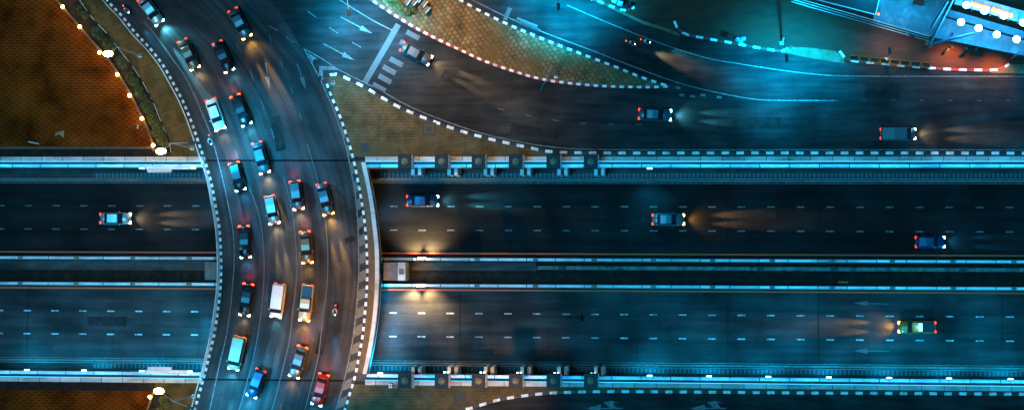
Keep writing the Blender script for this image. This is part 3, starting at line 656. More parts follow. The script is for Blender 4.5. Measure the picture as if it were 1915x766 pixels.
# towers along the walls
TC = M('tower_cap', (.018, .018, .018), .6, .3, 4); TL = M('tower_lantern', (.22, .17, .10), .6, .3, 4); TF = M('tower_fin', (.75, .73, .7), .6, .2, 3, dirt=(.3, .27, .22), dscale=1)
tower_x = [757, 826, 895, 964.5, 1035, 1105]
words = ['nearest the bridge', 'second from the bridge', 'third from the bridge', 'fourth from the bridge', 'fifth from the bridge', 'farthest from the bridge']
TOPZ = 4.2
protos = {}
for sg, py, sidew in ((-1, 302, 'upper'), (1, 711, 'lower')):
    for i, px in enumerate(tower_x):
        c = P(px, py, TOPZ)
        yb = (yN if sg < 0 else yS) 
        t = thing('wall_pylon', 'dark square-capped pylon on the %s wall, %s' % (sidew, words[i]), 'pylon', (c.x, c.y, 0), group='square-capped pylons along the underpass walls')
        key = sg
        if key not in protos:
            dy = yb + sg*.9 - c.y
            pr = {}
            mb = MB(); mb.box((0, 0, TOPZ-.9), (2.0, 2.0, 1.8), bev=.03); pr['cap'] = mb.mesh('cap', TC)
            mb = MB(); mb.box((1.04, 0, TOPZ-.9), (.07, 2.0, 1.7)); pr['painted_lit_side'] = mb.mesh('painted_lit_side', TF)  # pale face paints the light falling on the dark cap's right side
            mb = MB(); r = [(math.cos(PI/6+k*PI/3), math.sin(PI/6+k*PI/3)) for k in range(6)]
            mb.loft([[(.56*a, .56*b, TOPZ) for a, b in r], [(.52*a, .52*b, TOPZ+.1) for a, b in r], [(.1*a, .1*b, TOPZ+.28) for a, b in r]]); pr['lantern'] = mb.mesh('lantern', TL)
            mb = MB(); mb.box((0, dy*.4, TOPZ/2-1.0), (.8, .8, TOPZ+.1), bev=.04); pr['neck'] = mb.mesh('neck', TC)
            mb = MB()
            for s in (.45, 1.45): mb.box((s, dy+sg*.55, -3.1), (.5, 1.2, 4.6), bev=.02)
            pr['fin'] = mb.mesh('fin', TF)
            mb = MB(); mb.box((.95, dy+sg*.55, -1.1), (.5, 1.1, .3)); pr['bracket'] = mb.mesh('bracket', TC)
            protos[key] = pr
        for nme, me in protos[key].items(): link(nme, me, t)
        if sg > 0 and i >= 1:
            for s in (-.25, .25):
                mb = MB(); mb.box((s+.1, yS+1.35-c.y, -.18), (.26, .2, .1)); o = build(mb, 'lamp', E_WL, t)

# wall luminaires
lum = [(1215, 311, -1, 'alone on the upper wall right of the pylons'), (265, 315, -1, 'on the upper wall left of the bridge, left one of two'), (361, 316, -1, 'on the upper wall left of the bridge, right one of two')]
lw = ['far left', 'second from left', 'third from left', 'beside the bridge']
for i, x in enumerate((50, 157, 265, 355)): lum.append((x, 694 + (x > 300)*0, 1, 'on the lower wall left of the bridge, %s' % lw[i]))
rw = ['just right of the bridge', 'first past the pylons', 'second past the pylons', 'third past the pylons', 'fourth past the pylons', 'fifth past the pylons', 'sixth past the pylons', 'at the far right edge']
for i, x in enumerate((711, 1215, 1326, 1437, 1550, 1663, 1775, 1890)): lum.append((x, 708, 1, 'on the lower wall, %s' % rw[i]))
fx = {}
for px, py, sg, where in lum:
    yy = (yN if sg < 0 else yS) + sg*.98; x = P(px, py, 0).x
    t = thing('wall_luminaire', 'cool white lamp %s' % where, 'wall lamp', (x, yy, -.1), group='cool white lamps along the underpass walls')
    if sg not in fx:
        mb = MB(); mb.box((0, sg*-.05, .06), (.9, .3, .12), bev=.02); mb.box((0, sg*-.25, .0), (.2, .3, .1)); a = mb.mesh('lamp_housing', GALV)
        mb = MB(); mb.box((0, sg*.16, .07), (.72, .16, .16), bev=.03); b = mb.mesh('lamp_lens', E_WL); fx[sg] = (a, b)
    link('lamp_housing', fx[sg][0], t); link('lamp_lens', fx[sg][1], t)
    spot((x, yy+sg*.5, .0), (x, yy+sg*7, ZT), (4600 if sg > 0 else (5200 if px > 1000 else 500)), CY, 150 if sg > 0 else 75, 1.0, .15)
# boxes beside the luminaires left of bridge
for py, px0, px1, sg in ((314, 272, 353, -1), (696, 272, 350, 1)):
    a = P(px0, py, .3); b = P(px1, py, .3); yy = (yN if sg < 0 else yS)+sg*.8
    mb = MB(); mb.box(((a.x+b.x)/2, yy+sg*.25, .05), (b.x-a.x, .5, .35), bev=.03); mb.box((a.x+2, yy+sg*.7, -.05), (3.6, .5, .2), bev=.03)
    o = build(mb, 'cable_duct', CONW); recenter(o); tag(o, 'pale boxed cable duct on the %s wall left of the bridge' % ('upper' if sg < 0 else 'lower'), 'cable duct')

# ---------------------------------------------------------------- light under the bridge
for px, py, e, tx in ((672, 625, 9000, 850), (672, 400, 2600, 790), (672, 560, 9000, 850), (432, 620, 9000, 300), (420, 400, 2500, 330)):
    c = P(px, py, -1.6); t = thing('tunnel_lamp', 'lamp fixed under the bridge deck', 'tunnel lamp', c, group='lamps under the bridge')
    mb = MB(); mb.box((0, 0, 0), (1.2, .3, .15), bev=.02); mb.box((0, 0, -.1), (1.0, .2, .06)); build(mb, 'lamp_body', GALV, t)
    spot((c.x + (1.2 if tx > 600 else -1.2), c.y, -2.2), P(tx, py, ZT), e, CY, 120, 1.0, .3)
# ---------------------------------------------------------------- median spotlights
for px, py, sg, wd, e in ((790, 487, 1, 'upper', 13000), (787, 529, -1, 'lower', 13000)):
    c = P(px, py, ZT+1.2); t = thing('median_spotlight', 'bright warm twin spotlight on the %s median barrier' % wd, 'spotlight', (c.x, c.y, ZT+1.05), group=None)
    mb = MB(); mb.tube((0, 0, 0), (0, 0, .5), .06); mb.box((0, 0, .5), (.9, .12, .1)); build(mb, 'bracket', DRK, t)
    for s in (-.35, .35):
        mb = MB(); mb.box((s, sg*.12, .55), (.42, .34, .3), bev=.04); hsg = build(mb, 'lamp_housing', DRK, t)
        mb = MB(); mb.box((s, sg*.34, .64), (.44, .22, .34), bev=.05); build(mb, 'lens', E_MS, hsg)
        spot((c.x+s, c.y+sg*.6, ZT+1.7), (c.x+s*5, c.y+sg*3.2, ZT), e, (1,.66,.3), 85, 1.0, .08)
    spot((c.x, c.y-sg*.3, ZT+1.9), (c.x, c.y-sg*2.2, ZT), 120, AMB, 110, 1.0, .08)

# ---------------------------------------------------------------- street lamps
def street_lamp(base, heads, h, label, group='tall street lamps', rad=.14, colm=GALV):
    b = P(*base); t = thing('street_lamp', label, 'street lamp', (b.x, b.y, .12), group=group)
    mb = MB(); mb.tube((0, 0, 0), (0, 0, h-.12), rad, .07, 12); mb.box((0, 0, .02), (.55, .55, .06)); mb.tube((0, 0, 0), (0, 0, 1.1), .2, .18, 12); build(mb, 'pole', colm, t)
    for (hx, hy, em, energy, color, down) in heads:
        q = P(hx, hy, h); l = Vector((q.x-b.x, q.y-b.y, h-.1)); dr = l - Vector((0, 0, h-.2))
        mb = MB(); mb.tube((0, 0, h-.35), l, .06, .045, 8); build(mb, 'arm', colm, t)
        ang = math.atan2(dr.y, dr.x); hd = l + Vector((math.cos(ang)*.35, math.sin(ang)*.35, 0))
        mb = MB(); mb.box(tuple(hd), (1.0, .42, .2), ang, bev=.06); head = build(mb, 'lamp_head', DRK if em is None or down else GALV, t)
        if em is not None:
            mb = MB()
            if down: mb.box(tuple(hd + Vector((0, 0, -.13))), (.75, .3, .06), ang)
            else: mb.ball(tuple(hd + Vector((0, 0, .05))), .55, (1.35, .8, .6))
            build(mb, 'lamp_glass', em, head)
            wl = Vector((b.x, b.y, .12)) + hd
            if down: spot(wl + Vector((0, 0, -.4)), (wl.x+(hd.x-0)*.3 + (9 if 340 < hx < 360 else 0), wl.y + (3.5 if 0 < hy < 15 else 0), 0), energy, color, 112 if energy > 5000 else 130, 1.0, .25)
            else: point(wl + Vector((0, 0, .0)) + Vector((0, 0, -.8)), energy, color, .35)
    return t
E_DN = EM('street_lens', (.3, .8, 1), 15)
street_lamp((360, 277), [(305, 280, E_SOD, 2200, AMB, False), (354, 267, E_DN, 42000, CY, True)], 12, 'double-armed street lamp with one blazing yellow head by the upper plaza corner')
street_lamp((363, 740), [(301, 733, E_SOD, 2200, AMB, False), (352, 760, E_DN, 42000, CY, True)], 12, 'double-armed street lamp with one blazing yellow head by the lower plaza corner')
street_lamp((262, 104), [(206, 98, E_SOD, 900, AMB, False)], 12, 'street lamp with yellow head over the curved plaza wall')
street_lamp((623, 155), [(599, 144, E_DN, 900, CY, True)], 10, 'street lamp on the nose of the olive island')
street_lamp((1040, 143), [(1015, 161, E_DN, 1500, SOD, True)], 11, 'street lamp on the lower edge of the slab-paved island')
street_lamp((1462, 81), [(1471, 104, E_DN, 70000, CY, True)], 11, 'street lamp by the right end of the middle red and white kerb')
street_lamp((1050, -22), [(1044, 8, E_DN, 95000, CY, True)], 11, 'street lamp beyond the top edge above the upper road')
street_lamp((660, -75), [(652, 20, E_DN, 52000, CY, True)], 11, 'street lamp beyond the top edge above the slip road')
street_lamp((1658, 112), [(1664, 100, E_DN, 900, SOD, True)], 5, 'short lamp post behind the yellow planters', group=None)
# high-mast sodium lights standing just beyond the frame
def mast(px, py, h, e, col, tgt, size, label):
    b = P(px, py); t = thing('high_mast', label, 'light mast', (b.x, b.y, .12), group='tall masts beyond the frame')
    mb = MB(); mb.tube((0, 0, 0), (0, 0, h), .3, .15, 12); build(mb, 'pole', GALV, t)
    mb = MB(); 
    for k in range(6): mb.box((1.1*math.cos(k*PI/3), 1.1*math.sin(k*PI/3), h), (.7, .45, .3), k*PI/3)
    mb.tube((0, 0, h-.1), (0, 0, h+.1), 1.0, 1.0, 16); build(mb, 'lamp_ring', DRK, t)
    spot((b.x, b.y, h-.5), P(*tgt), e, col, size, 1.0, .8)
mast(660, 850, 30, 120000, (1,.42,.07), (630, 590), 46, 'sodium high mast south of the bridge')
mast(730, -90, 30, 95000, (1,.52,.12), (800, 130), 62, 'sodium high mast north of the slab island')
mast(-70, -60, 25, 7000, (1, .33, .01), (130, 130), 95, 'sodium high mast west of the plaza')
mast(960, 830, 20, 24000, (1, .42, .04), (900, 745), 70, 'sodium high mast south of the pavement')
mast(200, 900, 24, 9000, (1, .42, .06), (150, 760), 90, 'sodium high mast south of the lower plaza')

# ---------------------------------------------------------------- plaza walls and small lamps
def low_wall(pts, label, w=.32, h=.55):
    mb = MB(); a = offset(pts, w/2); b = offset(pts, -w/2); mb.prism(list(a) + list(reversed(b)), .0, h); o = build(mb, 'garden_wall', CONB); recenter(o); return tag(o, label, 'garden wall')
low_wall(wn, 'curved low brown wall around the upper plaza'); low_wall(ws, 'curved low brown wall around the lower plaza')
mb = MB(); mb.box(((P(-260,0).x+P(288,0).x)/2, yq-.2, .25), (P(288,0).x-P(-260,0).x, .35, .5)); o = build(mb, 'garden_wall', CONB); recenter(o); tag(o, 'straight low brown wall along the bottom of the upper plaza', 'garden wall')
gl = ['nearest the top edge', 'second from the top edge', 'just below the yellow street lamp', 'third above the corner', 'second above the corner', 'first above the corner', 'at the corner of the plaza']
glm = None
for i, (px, py) in enumerate([(119,14),(151,51),(188,99),(221,140),(244,179),(267,222),(288,272),(282,741)]):
    c = P(px, py, .6); lbl = 'small round yellow lamp on the upper plaza wall, %s' % gl[i] if i < 7 else 'small round yellow lamp on the lower plaza wall'
    t = thing('wall_lamp', lbl, 'garden lamp', (c.x, c.y, .55), group='small round lamps on the plaza wall')
    if glm is None:
        mb = MB(); mb.tube((0, 0, 0), (0, 0, .35), .09); g1 = mb.mesh('lamp_stem', DRK); mb = MB(); mb.ball((0, 0, .5), .26, sub=3); glm = (g1, mb.mesh('lamp_globe', E_SODS, True))
    link('lamp_stem', glm[0], t); link('lamp_globe', glm[1], t)
    point((c.x, c.y, 1.75), 60, (1,.45,.05), .3)
t = thing('light_fence', 'thin pale rope fence between planting bed and pavement', 'fence', (pn[0].x, pn[0].y, .1))
pf = smooth(pn, .9)
for a in pf[::2]: mb = MB(); mb.tube((a.x, a.y, .1), (a.x, a.y, .7), .04, seg=6); child(mb, 'fence_post', GALV, t)
for a, b in zip(pf, pf[1:]):
    if random.random() < .6: mb = MB(); mb.tube((a.x, a.y, .68), (b.x, b.y, .68), .035, seg=6); child(mb, 'rail', CONW, t)

# planting
def leafy(name, spots, mats, label, cat, n=220, s=.16):
    mb = MB()
    for (x, y, r, h) in spots:
        for k in range(n):
            u = random.random()*2*PI; q = random.random()**.5; zz = (1-q*q*random.random())*h*random.uniform(.35, 1)
            c = Vector((x+r*q*math.cos(u), y+r*q*math.sin(u), .1+zz)); e = Vector((random.gauss(0, 1), random.gauss(0, 1), random.gauss(0, .5))).normalized()*s*random.uniform(.6, 1.4); g = e.cross(Vector((random.random(), random.random(), 1)))*.6
            f = mb.b.faces.new([mb.b.verts.new(p) for p in (c-e, c-g, c+e, c+g)]); f.material_index = random.randrange(len(mats))
    o = build(mb, name, mats); recenter(o); return tag(o, label, cat)
bush = [(155,20,.9,.8),(182,60,.8,.7),(205,82,.9,.9),(228,115,.8,.8),(248,148,.9,.9),(262,172,.8,.8),(276,198,1.0,.9),(288,222,.9,1.0),(297,245,1.0,1.0),(304,262,.8,.8),(308,748,.7,.8),(302,768,.8,.7)]
bw = ['at the top edge', 'level with the second small lamp', 'beside the yellow street lamp', 'just below the yellow street lamp', 'fifth from the top', 'sixth from the top', 'seventh from the top', 'eighth from the top', 'ninth from the top', 'beside the upper corner street lamp', 'beside the lower corner street lamp', 'at the bottom edge']
for i, (px, py, r, h) in enumerate(bush):
    c = P(px, py); leafy('shrub', [(c.x, c.y, r, h), (c.x+.5, c.y-.6, r*.7, h*.8)], [LEAF, LEAFY] if i > 6 else [LEAF], 'low dark shrub in the planting bed, %s' % bw[i], 'shrub', 160)['group'] = 'shrubs in the planting bed'
spots = []
for k in range(9):
    c = P(728+k*4.4, -4+k*3.4); spots.append((c.x, c.y, .55, 1.1))
leafy('hedge', spots, [LEAFY, LEAF], 'yellow-lit hedge on the slab-paved island at the top edge', 'hedge', 260, .13)
c = P(770, 18); leafy('shrub', [(c.x, c.y, .7, .8)], [LEAF], 'dark round shrub at the end of the yellow hedge', 'shrub', 220)

# cabinets on the island
cab = [(764,4),(777,5),(786,0),(795,8),(799,20)]; cw = ['closest to the hedge', 'second from the hedge', 'at the top edge', 'in front of the top one', 'lowest and farthest from the hedge']
for i, (px, py) in enumerate(cab):
    c = P(px, py); t = thing('utility_cabinet', 'dark cabinet with one side painted as lit on the slab island, %s' % cw[i], 'cabinet', (c.x, c.y, .12), R_(52), group='dark cabinets by the hedge')
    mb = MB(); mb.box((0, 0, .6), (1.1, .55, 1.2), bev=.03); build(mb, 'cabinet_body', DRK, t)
    mb = MB(); mb.box((0, -.33, .62), (1.1, .08, 1.22)); build(mb, 'painted_lit_edge', CONW, t)  # pale slab puts the lit edge of the dark box into colour

# manholes
for px, py, s, lab in ((803, 241, 1.7, 'square framed manhole with round lid on the olive island'), (860, 743, 1.6, 'square framed manhole with round lid on the bottom pavement'), (682, 276, 1.0, 'small dark square hatch near the bridge corner')):
    c = P(px, py, .12); t = thing('manhole', lab, 'manhole', (c.x, c.y, .122))
    mb = MB()
    for (ox, oy, sx, sy) in ((0, s/2, s+.2, .2), (0, -s/2, s+.2, .2), (s/2, 0, .2, s-.2), (-s/2, 0, .2, s-.2)): mb.box((ox, oy, .01), (sx, sy, .04))
    build(mb, 'frame', GRATE, t); mb = MB()
    if s > 1.2: mb.tube((0, 0, 0), (0, 0, .035), .42, seg=24)
    else: mb.box((0, 0, .01), (.78, .78, .03))
    build(mb, 'lid', GRATE, t)
# expansion joint strip of the lower pavement
c = P(805, 730, .12); e = P(803, 770, .12); mb = MB(); mb.ribbon([c, e], .12, .126); struct(build(mb, 'pavement_joint', K_B), 'dark joint across the bottom pavement')
# small signs near the first lower pylon
c = P(732, 720, .12); t = thing('meter_box', 'small white box beside the first lower pylon', 'meter box', (c.x, c.y, .12)); mb = MB(); mb.box((0, 0, .5), (.5, .62, 1.0), bev=.03); build(mb, 'box_body', CONW, t); mb = MB(); mb.box((0, 0, 1.01), (.16, .3, .03)); build(mb, 'box_latch', DRK, t)
for px, lab in ((739, 'orange cone left of the first lower pylon'), (772, 'orange cone right of the first lower pylon')):
    c = P(px, 721, .12); t = thing('traffic_cone', lab, 'traffic cone', (c.x, c.y, .12)); mb = MB(); mb.tube((0, 0, .04), (0, 0, .7), .2, .03, 12); build(mb, 'cone_body', CP['orange'], t); mb = MB(); mb.box((0, 0, .02), (.5, .5, .04)); build(mb, 'cone_base', CP['orange'], t)

# ---------------------------------------------------------------- forecourt furniture
YB = M('yellow_planter', (.30, .15, .01), .6, .2, 4)
pw = ['first', 'second', 'third', 'fourth', 'fifth', 'sixth', 'seventh', 'eighth']
a = P(1597, 109, .05); b = P(1731, 122, .05); ang = math.atan2(b.y-a.y, b.x-a.x)
for k in range(8):
    c = a.lerp(b, k/7); t = thing('planter', 'yellow-edged black planter behind the kerb, %s from the left' % pw[k], 'planter', (c.x, c.y, .05), ang, group='yellow-edged planters behind the kerb')
    mb = MB()
    for (ox, oy, sx, sy) in ((0, .33, 1.3, .05), (0, -.33, 1.3, .05), (.62, 0, .05, .6), (-.62, 0, .05, .6)): mb.box((ox, oy, .25), (sx, sy, .5))
    build(mb, 'planter_body', YB, t); mb = MB(); mb.box((0, 0, .18), (1.1, .5, .3)); build(mb, 'soil', SOIL, t)
def bag(px, py, r, mat, label, cat='rubbish bag'):
    c = P(px, py, .05); mb = MB(); mb.ball((0, 0, r*.7), r, (1, .85, .8), 3)
    for q in mb.b.verts: q.co += q.co.normalized()*random.uniform(-.06, .06)
    mb.tube((0, 0, r*1.25), (0, 0, r*1.55), .03, .08, 8)
    o = build(mb, 'rubbish_bag', mat); o.location = (c.x, c.y, .05); return tag(o, label, cat)
BB = M('blue_plastic', (.10, .35, .60), .35, .15, 4); BK = M('black_plastic', (.012, .012, .014), .35, .3, 4)
bag(1380, 74, .38, BB, 'bright blue rubbish bag next to the black bin'); bag(1385, 79, .36, BB, 'bright blue rubbish bag nearest the kerb'); bag(1390, 73, .4, BB, 'bright blue rubbish bag at the right of the heap')
bag(1171, 11, .45, BK, 'left black rubbish bag at the top edge'); bag(1178, 9, .42, BK, 'right black rubbish bag at the top edge')
def bin_(px, py, m, label, s=1.0):
    c = P(px, py, .05); t = thing('rubbish_bin', label, 'rubbish bin', (c.x, c.y, .05), R_(-15)); mb = MB(); mb.box((0, 0, .5*s), (.75*s, .6*s, 1.0*s), bev=.05); build(mb, 'bin_body', m, t); mb = MB(); mb.box((0, 0, 1.04*s), (.82*s, .68*s, .08), bev=.03); build(mb, 'lid', m, t)
bin_(1366, 70, BK, 'black bin beside the blue rubbish bags', 1.1); bin_(1160, 8, BB, 'pale blue bin beside the black rubbish bags', 1.0); bin_(1149, 3, CONW, 'white bin at the top edge', .8)

# billboard gantry with floodlights at upper right
G0 = P(1735, 86, .05)
def GP(px, py, z): return P(px, py, z)
t = thing('billboard_gantry', 'steel billboard gantry with louvred catwalk at the upper right corner', 'billboard gantry', (G0.x, G0.y, .05))
STL = M('blue_grey_steel', (.07, .09, .10), .5, .2, 3, metal=.3); PNL = M('pale_panel', (.12, .15, .17), .5, .15, 1.5, dirt=(.25, .27, .28), dscale=.5)
mb = MB()
zt = 7.0
for (A, B) in (((1738,84),(1782,0)), ((1782,0),(1800,-35)), ((1738,84),(1830,60)), ((1742,52),(1772,3))): mb.tube(GP(A[0], A[1], zt), GP(B[0], B[1], zt), .22, seg=6)
child(mb, 'truss_beam', STL, t)
for px, py in ((1738, 84), (1782, 0), (1905, 100)):
    q = GP(px, py, zt); mb = MB(); mb.tube((q.x, q.y, .05), q, .22, seg=10); child(mb, 'column', STL, t)
# catwalk floor panel and louvre slats (slope of the band in the photo)
dirp = Vector((150, 44))
mb = MB(); mb.prism([GP(1785, 8, 6.5), GP(1960, 57, 6.5), GP(1960, 34, 6.5), GP(1792, -14, 6.5)], 6.38, 6.5); child(mb, 'roof_panel', PNL, t)
mb = MB()
for k in range(10):
    x = 1800+k*17; mb = MB(); mb.tube(GP(x, 12+(x-1785)*.285, 6.56), GP(x+5, -10+(x-1785)*.285, 6.56), .05, seg=5)
    child(mb, 'panel_seam', STL, t)
mb = MB()
for k in range(0, 78):
    x = 1771+k*2.5; a = GP(x, 17+(x-1771)*.29, 6.2); b = GP(x-4, 30+(x-1771)*.29, 6.2); dd = b-a; c = (a+b)/2; mb.box(tuple(c), (dd.length, .09, .22), math.atan2(dd.y, dd.x))
    child(mb, 'louvre', STL, t); mb = MB()
mb = MB(); mb.prism([GP(1762, 32, 4.0), GP(1955, 88, 4.0), GP(1955, 112, 4.0), GP(1745, 70, 4.0)], 3.9, 4.0); child(mb, 'catwalk', PNL, t)
for i, (px0, py0, px1, py1) in enumerate(((1817, 7, 1850, 16), (1855, 17, 1893, 30))):
    mb = MB(); mb.tube(GP(px0, py0, 7.2), GP(px1, py1, 7.2), .24, seg=8); child(mb, 'orange_tube', E_OR, t)
fl = [(1797,42),(1830,53),(1864,65),(1901,74),(1807,10),(1841,21),(1877,30),(1913,43)]
for i, (px, py) in enumerate(fl):
    q = GP(px, py, 7.6); f = MB(); f.box((q.x, q.y, 7.45), (.7, .6, .3), -.28, bev=.05); hs = child(f, 'floodlight', STL, t)
    f = MB(); f.ball((q.x, q.y, 7.72), .42, (1.2, 1.1, .5), 2); ln = child(f, 'lens', E_FL, hs)
    ln.matrix_parent_inverse = Matrix.Identity(4)
    f = MB(); f.tube((q.x, q.y, 6.5), (q.x, q.y, 7.35), .06, seg=6); child(f, 'bracket', STL, t)
    point((q.x, q.y, 8.6), 1900, (.005,.40,1), .4); 
for px, py in ((1790,84),(1870,104)):
    q = GP(px, py, 3.4); spot(q, (q.x-1, q.y-3, 0), 2600, (1,.44,.09), 110, 1, .3)
q = GP(1650, -60, 9); spot(q, GP(1640, 20, 0), 9000, CY, 110, 1, .4)
# kiosks and steel frames left of it
t = thing('kiosk', 'low dark flat-roofed kiosk at the top edge', 'kiosk', tuple(P(1565, 2, .05)))
mb = MB(); mb.box((0, .6, 1.3), (10.5, 2.6, 2.6), R_(-15)); build(mb, 'walls', STL, t); mb = MB(); mb.box((0, .6, 2.66), (11, 3.0, .12), R_(-15)); build(mb, 'roof', DRK, t)
mb = MB(); a = Vector((-5.2, .55, 2.75)); 
for s, e in (((-5.4, .5), (5.2, -2.35)), ((5.2, -2.35), (5.9, .5))): mb.tube((s[0], s[1], 2.8), (e[0], e[1], 2.8), .07, seg=6)
build(mb, 'roof_edge', CONW, t)
mb = MB(); mb.ball((5.6, -2.3, 2.95), .16); build(mb, 'beacon', E_OR, t)
t = thing('fence', 'low double rail fence running along the forecourt edge', 'fence', tuple(P(1600, 30, .05)))
for off in (0, .35, .7):
    mb = MB(); a = P(1480, -6, .8) ; b = P(1738, 68, .8); mb.tube(a + Vector((0, -off, 0)), b + Vector((0, -off, 0)), .06, seg=6); child(mb, 'rail', GALV if off else CONW, t)
mb = MB()
for k in range(12):
    a = P(1480, -6, .05).lerp(P(1738, 68, .05), k/11); mb.tube(a, a + Vector((0, 0, .85)), .06, seg=6)
child(mb, 'post', GALV, t)
mb = MB(); mb.prism(PX([(1632, 8), (1690, -30), (1780, -10), (1745, 70), (1634, 38)]), .051, .10); struct(build(mb, 'concrete_yard', PNL), 'pale blue-lit concrete yard behind the rail fence')
t = thing('market_umbrella', 'red folded canvas awning at the top edge', 'awning', tuple(P(1715, 4, .05))); mb = MB(); mb.prism([(-.9, -.6), (.7, -.9), (.9, .5), (-.5, .9)], 2.2, 2.35); build(mb, 'canvas', CP['red'], t)
mb = MB(); [mb.tube((x, y, 0), (x, y, 2.2), .05, seg=6) for x, y in ((-.7, -.5), (.6, -.7), (.7, .4))]; build(mb, 'post', GALV, t)
c = P(1737, 84, .05); mb = MB(); mb.tube((0, 0, 0), (0, 0, .5), .5, .55, 16); mb.ball((0, 0, .5), .45, (1, 1, .4)); o = build(mb, 'plant_pot', CP['orange']); o.location = c; tag(o, 'round orange pot at the foot of the gantry column', 'pot')

# ---------------------------------------------------------------- people
def person_mesh(pose='walk', shirt=None, trousers=None):
    V = {'pelvis': (0, 0, .95), 'chest': (.02, 0, 1.3), 'neck': (.03, 0, 1.48), 'head': (.05, 0, 1.62), 'top': (.05, 0, 1.72)}
    if pose == 'walk':
        V.update(hipL=(0, .1, .9), kneeL=(.16, .1, .5), ankL=(.22, .1, .08), toeL=(.42, .1, .04), hipR=(0, -.1, .9), kneeR=(-.02, -.1, .5), ankR=(-.25, -.1, .1), toeR=(-.1, -.1, .03),
                 shL=(.02, .2, 1.42), elL=(-.1, .26, 1.14), wrL=(.0, .27, .9), haL=(.04, .27, .8), shR=(.02, -.2, 1.42), elR=(.1, -.26, 1.14), wrR=(.28, -.25, .95), haR=(.37, -.24, .9))
    else:
        V.update(pelvis=(0, 0, .85), chest=(.12, 0, 1.18), neck=(.18, 0, 1.36), head=(.22, 0, 1.5), top=(.22, 0, 1.62),
                 hipL=(.05, .12, .82), kneeL=(.42, .2, .72), ankL=(.3, .2, .32), toeL=(.5, .2, .28), hipR=(.05, -.12, .82), kneeR=(.42, -.2, .72), ankR=(.3, -.2, .32), toeR=(.5, -.2, .28),
                 shL=(.16, .2, 1.3), elL=(.32, .3, 1.08), wrL=(.56, .3, 1.06), haL=(.66, .28, 1.05), shR=(.16, -.2, 1.3), elR=(.32, -.3, 1.08), wrR=(.56, -.3, 1.06), haR=(.66, -.28, 1.05))
    RAD = {'pelvis': .15, 'chest': .16, 'neck': .06, 'head': .105, 'top': .07, 'hip': .10, 'knee': .065, 'ank': .045, 'toe': .035, 'sh': .075, 'el': .048, 'wr': .032, 'ha': .04}
    E = [('pelvis', 'chest'), ('chest', 'neck'), ('neck', 'head'), ('head', 'top')]
    for s in 'LR': E += [('pelvis', 'hip'+s), ('hip'+s, 'knee'+s), ('knee'+s, 'ank'+s), ('ank'+s, 'toe'+s), ('chest', 'sh'+s), ('sh'+s, 'el'+s), ('el'+s, 'wr'+s), ('wr'+s, 'ha'+s)]
    for s, sg in (('L', 1), ('R', -1)):       # fingers and thumb
        h = Vector(V['ha'+s]); w = Vector(V['wr'+s]); dr = (h-w).normalized()
        for k in range(4): V['f%d%s' % (k, s)] = tuple(h + dr*(.075+.012*(k in (1, 2))) + Vector((0, (k-1.5)*.024, -.015))); E.append(('ha'+s, 'f%d%s' % (k, s))); RAD['f%d%s' % (k, s)] = .01
        V['th'+s] = tuple(h - dr*.02 + Vector((.03, -sg*.055, .0))); E.append(('ha'+s, 'th'+s)); RAD['th'+s] = .012
    ks = list(V); me = bpy.data.meshes.new('body'); me.from_pydata([V[k] for k in ks], [(ks.index(a), ks.index(b)) for a, b in E], [])
    o = bpy.data.objects.new('body_tmp', me); COL.objects.link(o)
    md = o.modifiers.new('s', 'SKIN'); md2 = o.modifiers.new('u', 'SUBSURF'); md2.levels = 1
    for i, k in enumerate(ks):
        r = RAD.get(k) or RAD.get(k[:-1]); me.skin_vertices[0].data[i].radius = (r, r)
    me.skin_vertices[0].data[0].use_root = True
    dg = bpy.context.evaluated_depsgraph_get(); r = bpy.data.meshes.new_from_object(o.evaluated_get(dg)); bpy.data.objects.remove(o)
    for m in (SKIN, shirt, trousers, BK): r.materials.append(m)
    hz = V['head'][2]
    for p in r.polygons:
        c = p.center; p.use_smooth = True
        hd = min((c - Vector(V['ha'+s])).length for s in 'LR')
        if c.z > hz-.1: p.material_index = 0
        elif hd < .14: p.material_index = 0
        elif min((c - Vector(V['toe'+s])).length for s in 'LR') < .16: p.material_index = 3
        elif c.z > V['pelvis'][2]+.02: p.material_index = 1
        else: p.material_index = 2
    return r, Vector(V['head'])
PCL = {'blue': M('shirt_pale_blue', (.25, .55, .7), .8), 'pink': M('shirt_pink', (.75, .12, .25), .8), 'white': M('shirt_white', (.7, .7, .68), .8), 'dark': M('trousers_dark', (.03, .035, .05), .85), 'grey': M('shirt_grey', (.2, .2, .22), .8)}
HAIR = M('hair_black', (.012, .01, .009), .6)
pcache = {}
def person(loc, rz, shirt, label, pose='walk', helmet=None):
    k = (pose, shirt)
    if k not in pcache: pcache[k] = person_mesh(pose, PCL[shirt], PCL['dark'])
    me, hd = pcache[k]
    t = thing('person', label, 'person', loc, rz); b = link('body', me, t)
    mb = MB(); mb.ball(tuple(hd + Vector((-.02, 0, .05))), .135 if helmet else .12, (1.05, .95, .9), 2); build(mb, 'helmet' if helmet else 'hair', helmet or HAIR, t)
    mb = MB(); mb.ball(tuple(hd + Vector((.105, 0, -.02))), .02, (1, .8, 1.3), 1); build(mb, 'nose', SKIN, t)
    for s in (-1, 1): mb = MB(); mb.ball(tuple(hd + Vector((.095, s*.04, .01))), .013, sub=1); build(mb, 'eye', HAIR, t)
    return t
c = P(262, 238, .12); person((c.x, c.y, .12), R_(160), 'blue', 'person in pale blue shirt walking on the plaza by the curved wall')
c = P(1772, 72, .05); person((c.x, c.y, 4.02), R_(20), 'pink', 'person in pink shirt beside the gantry floodlights')

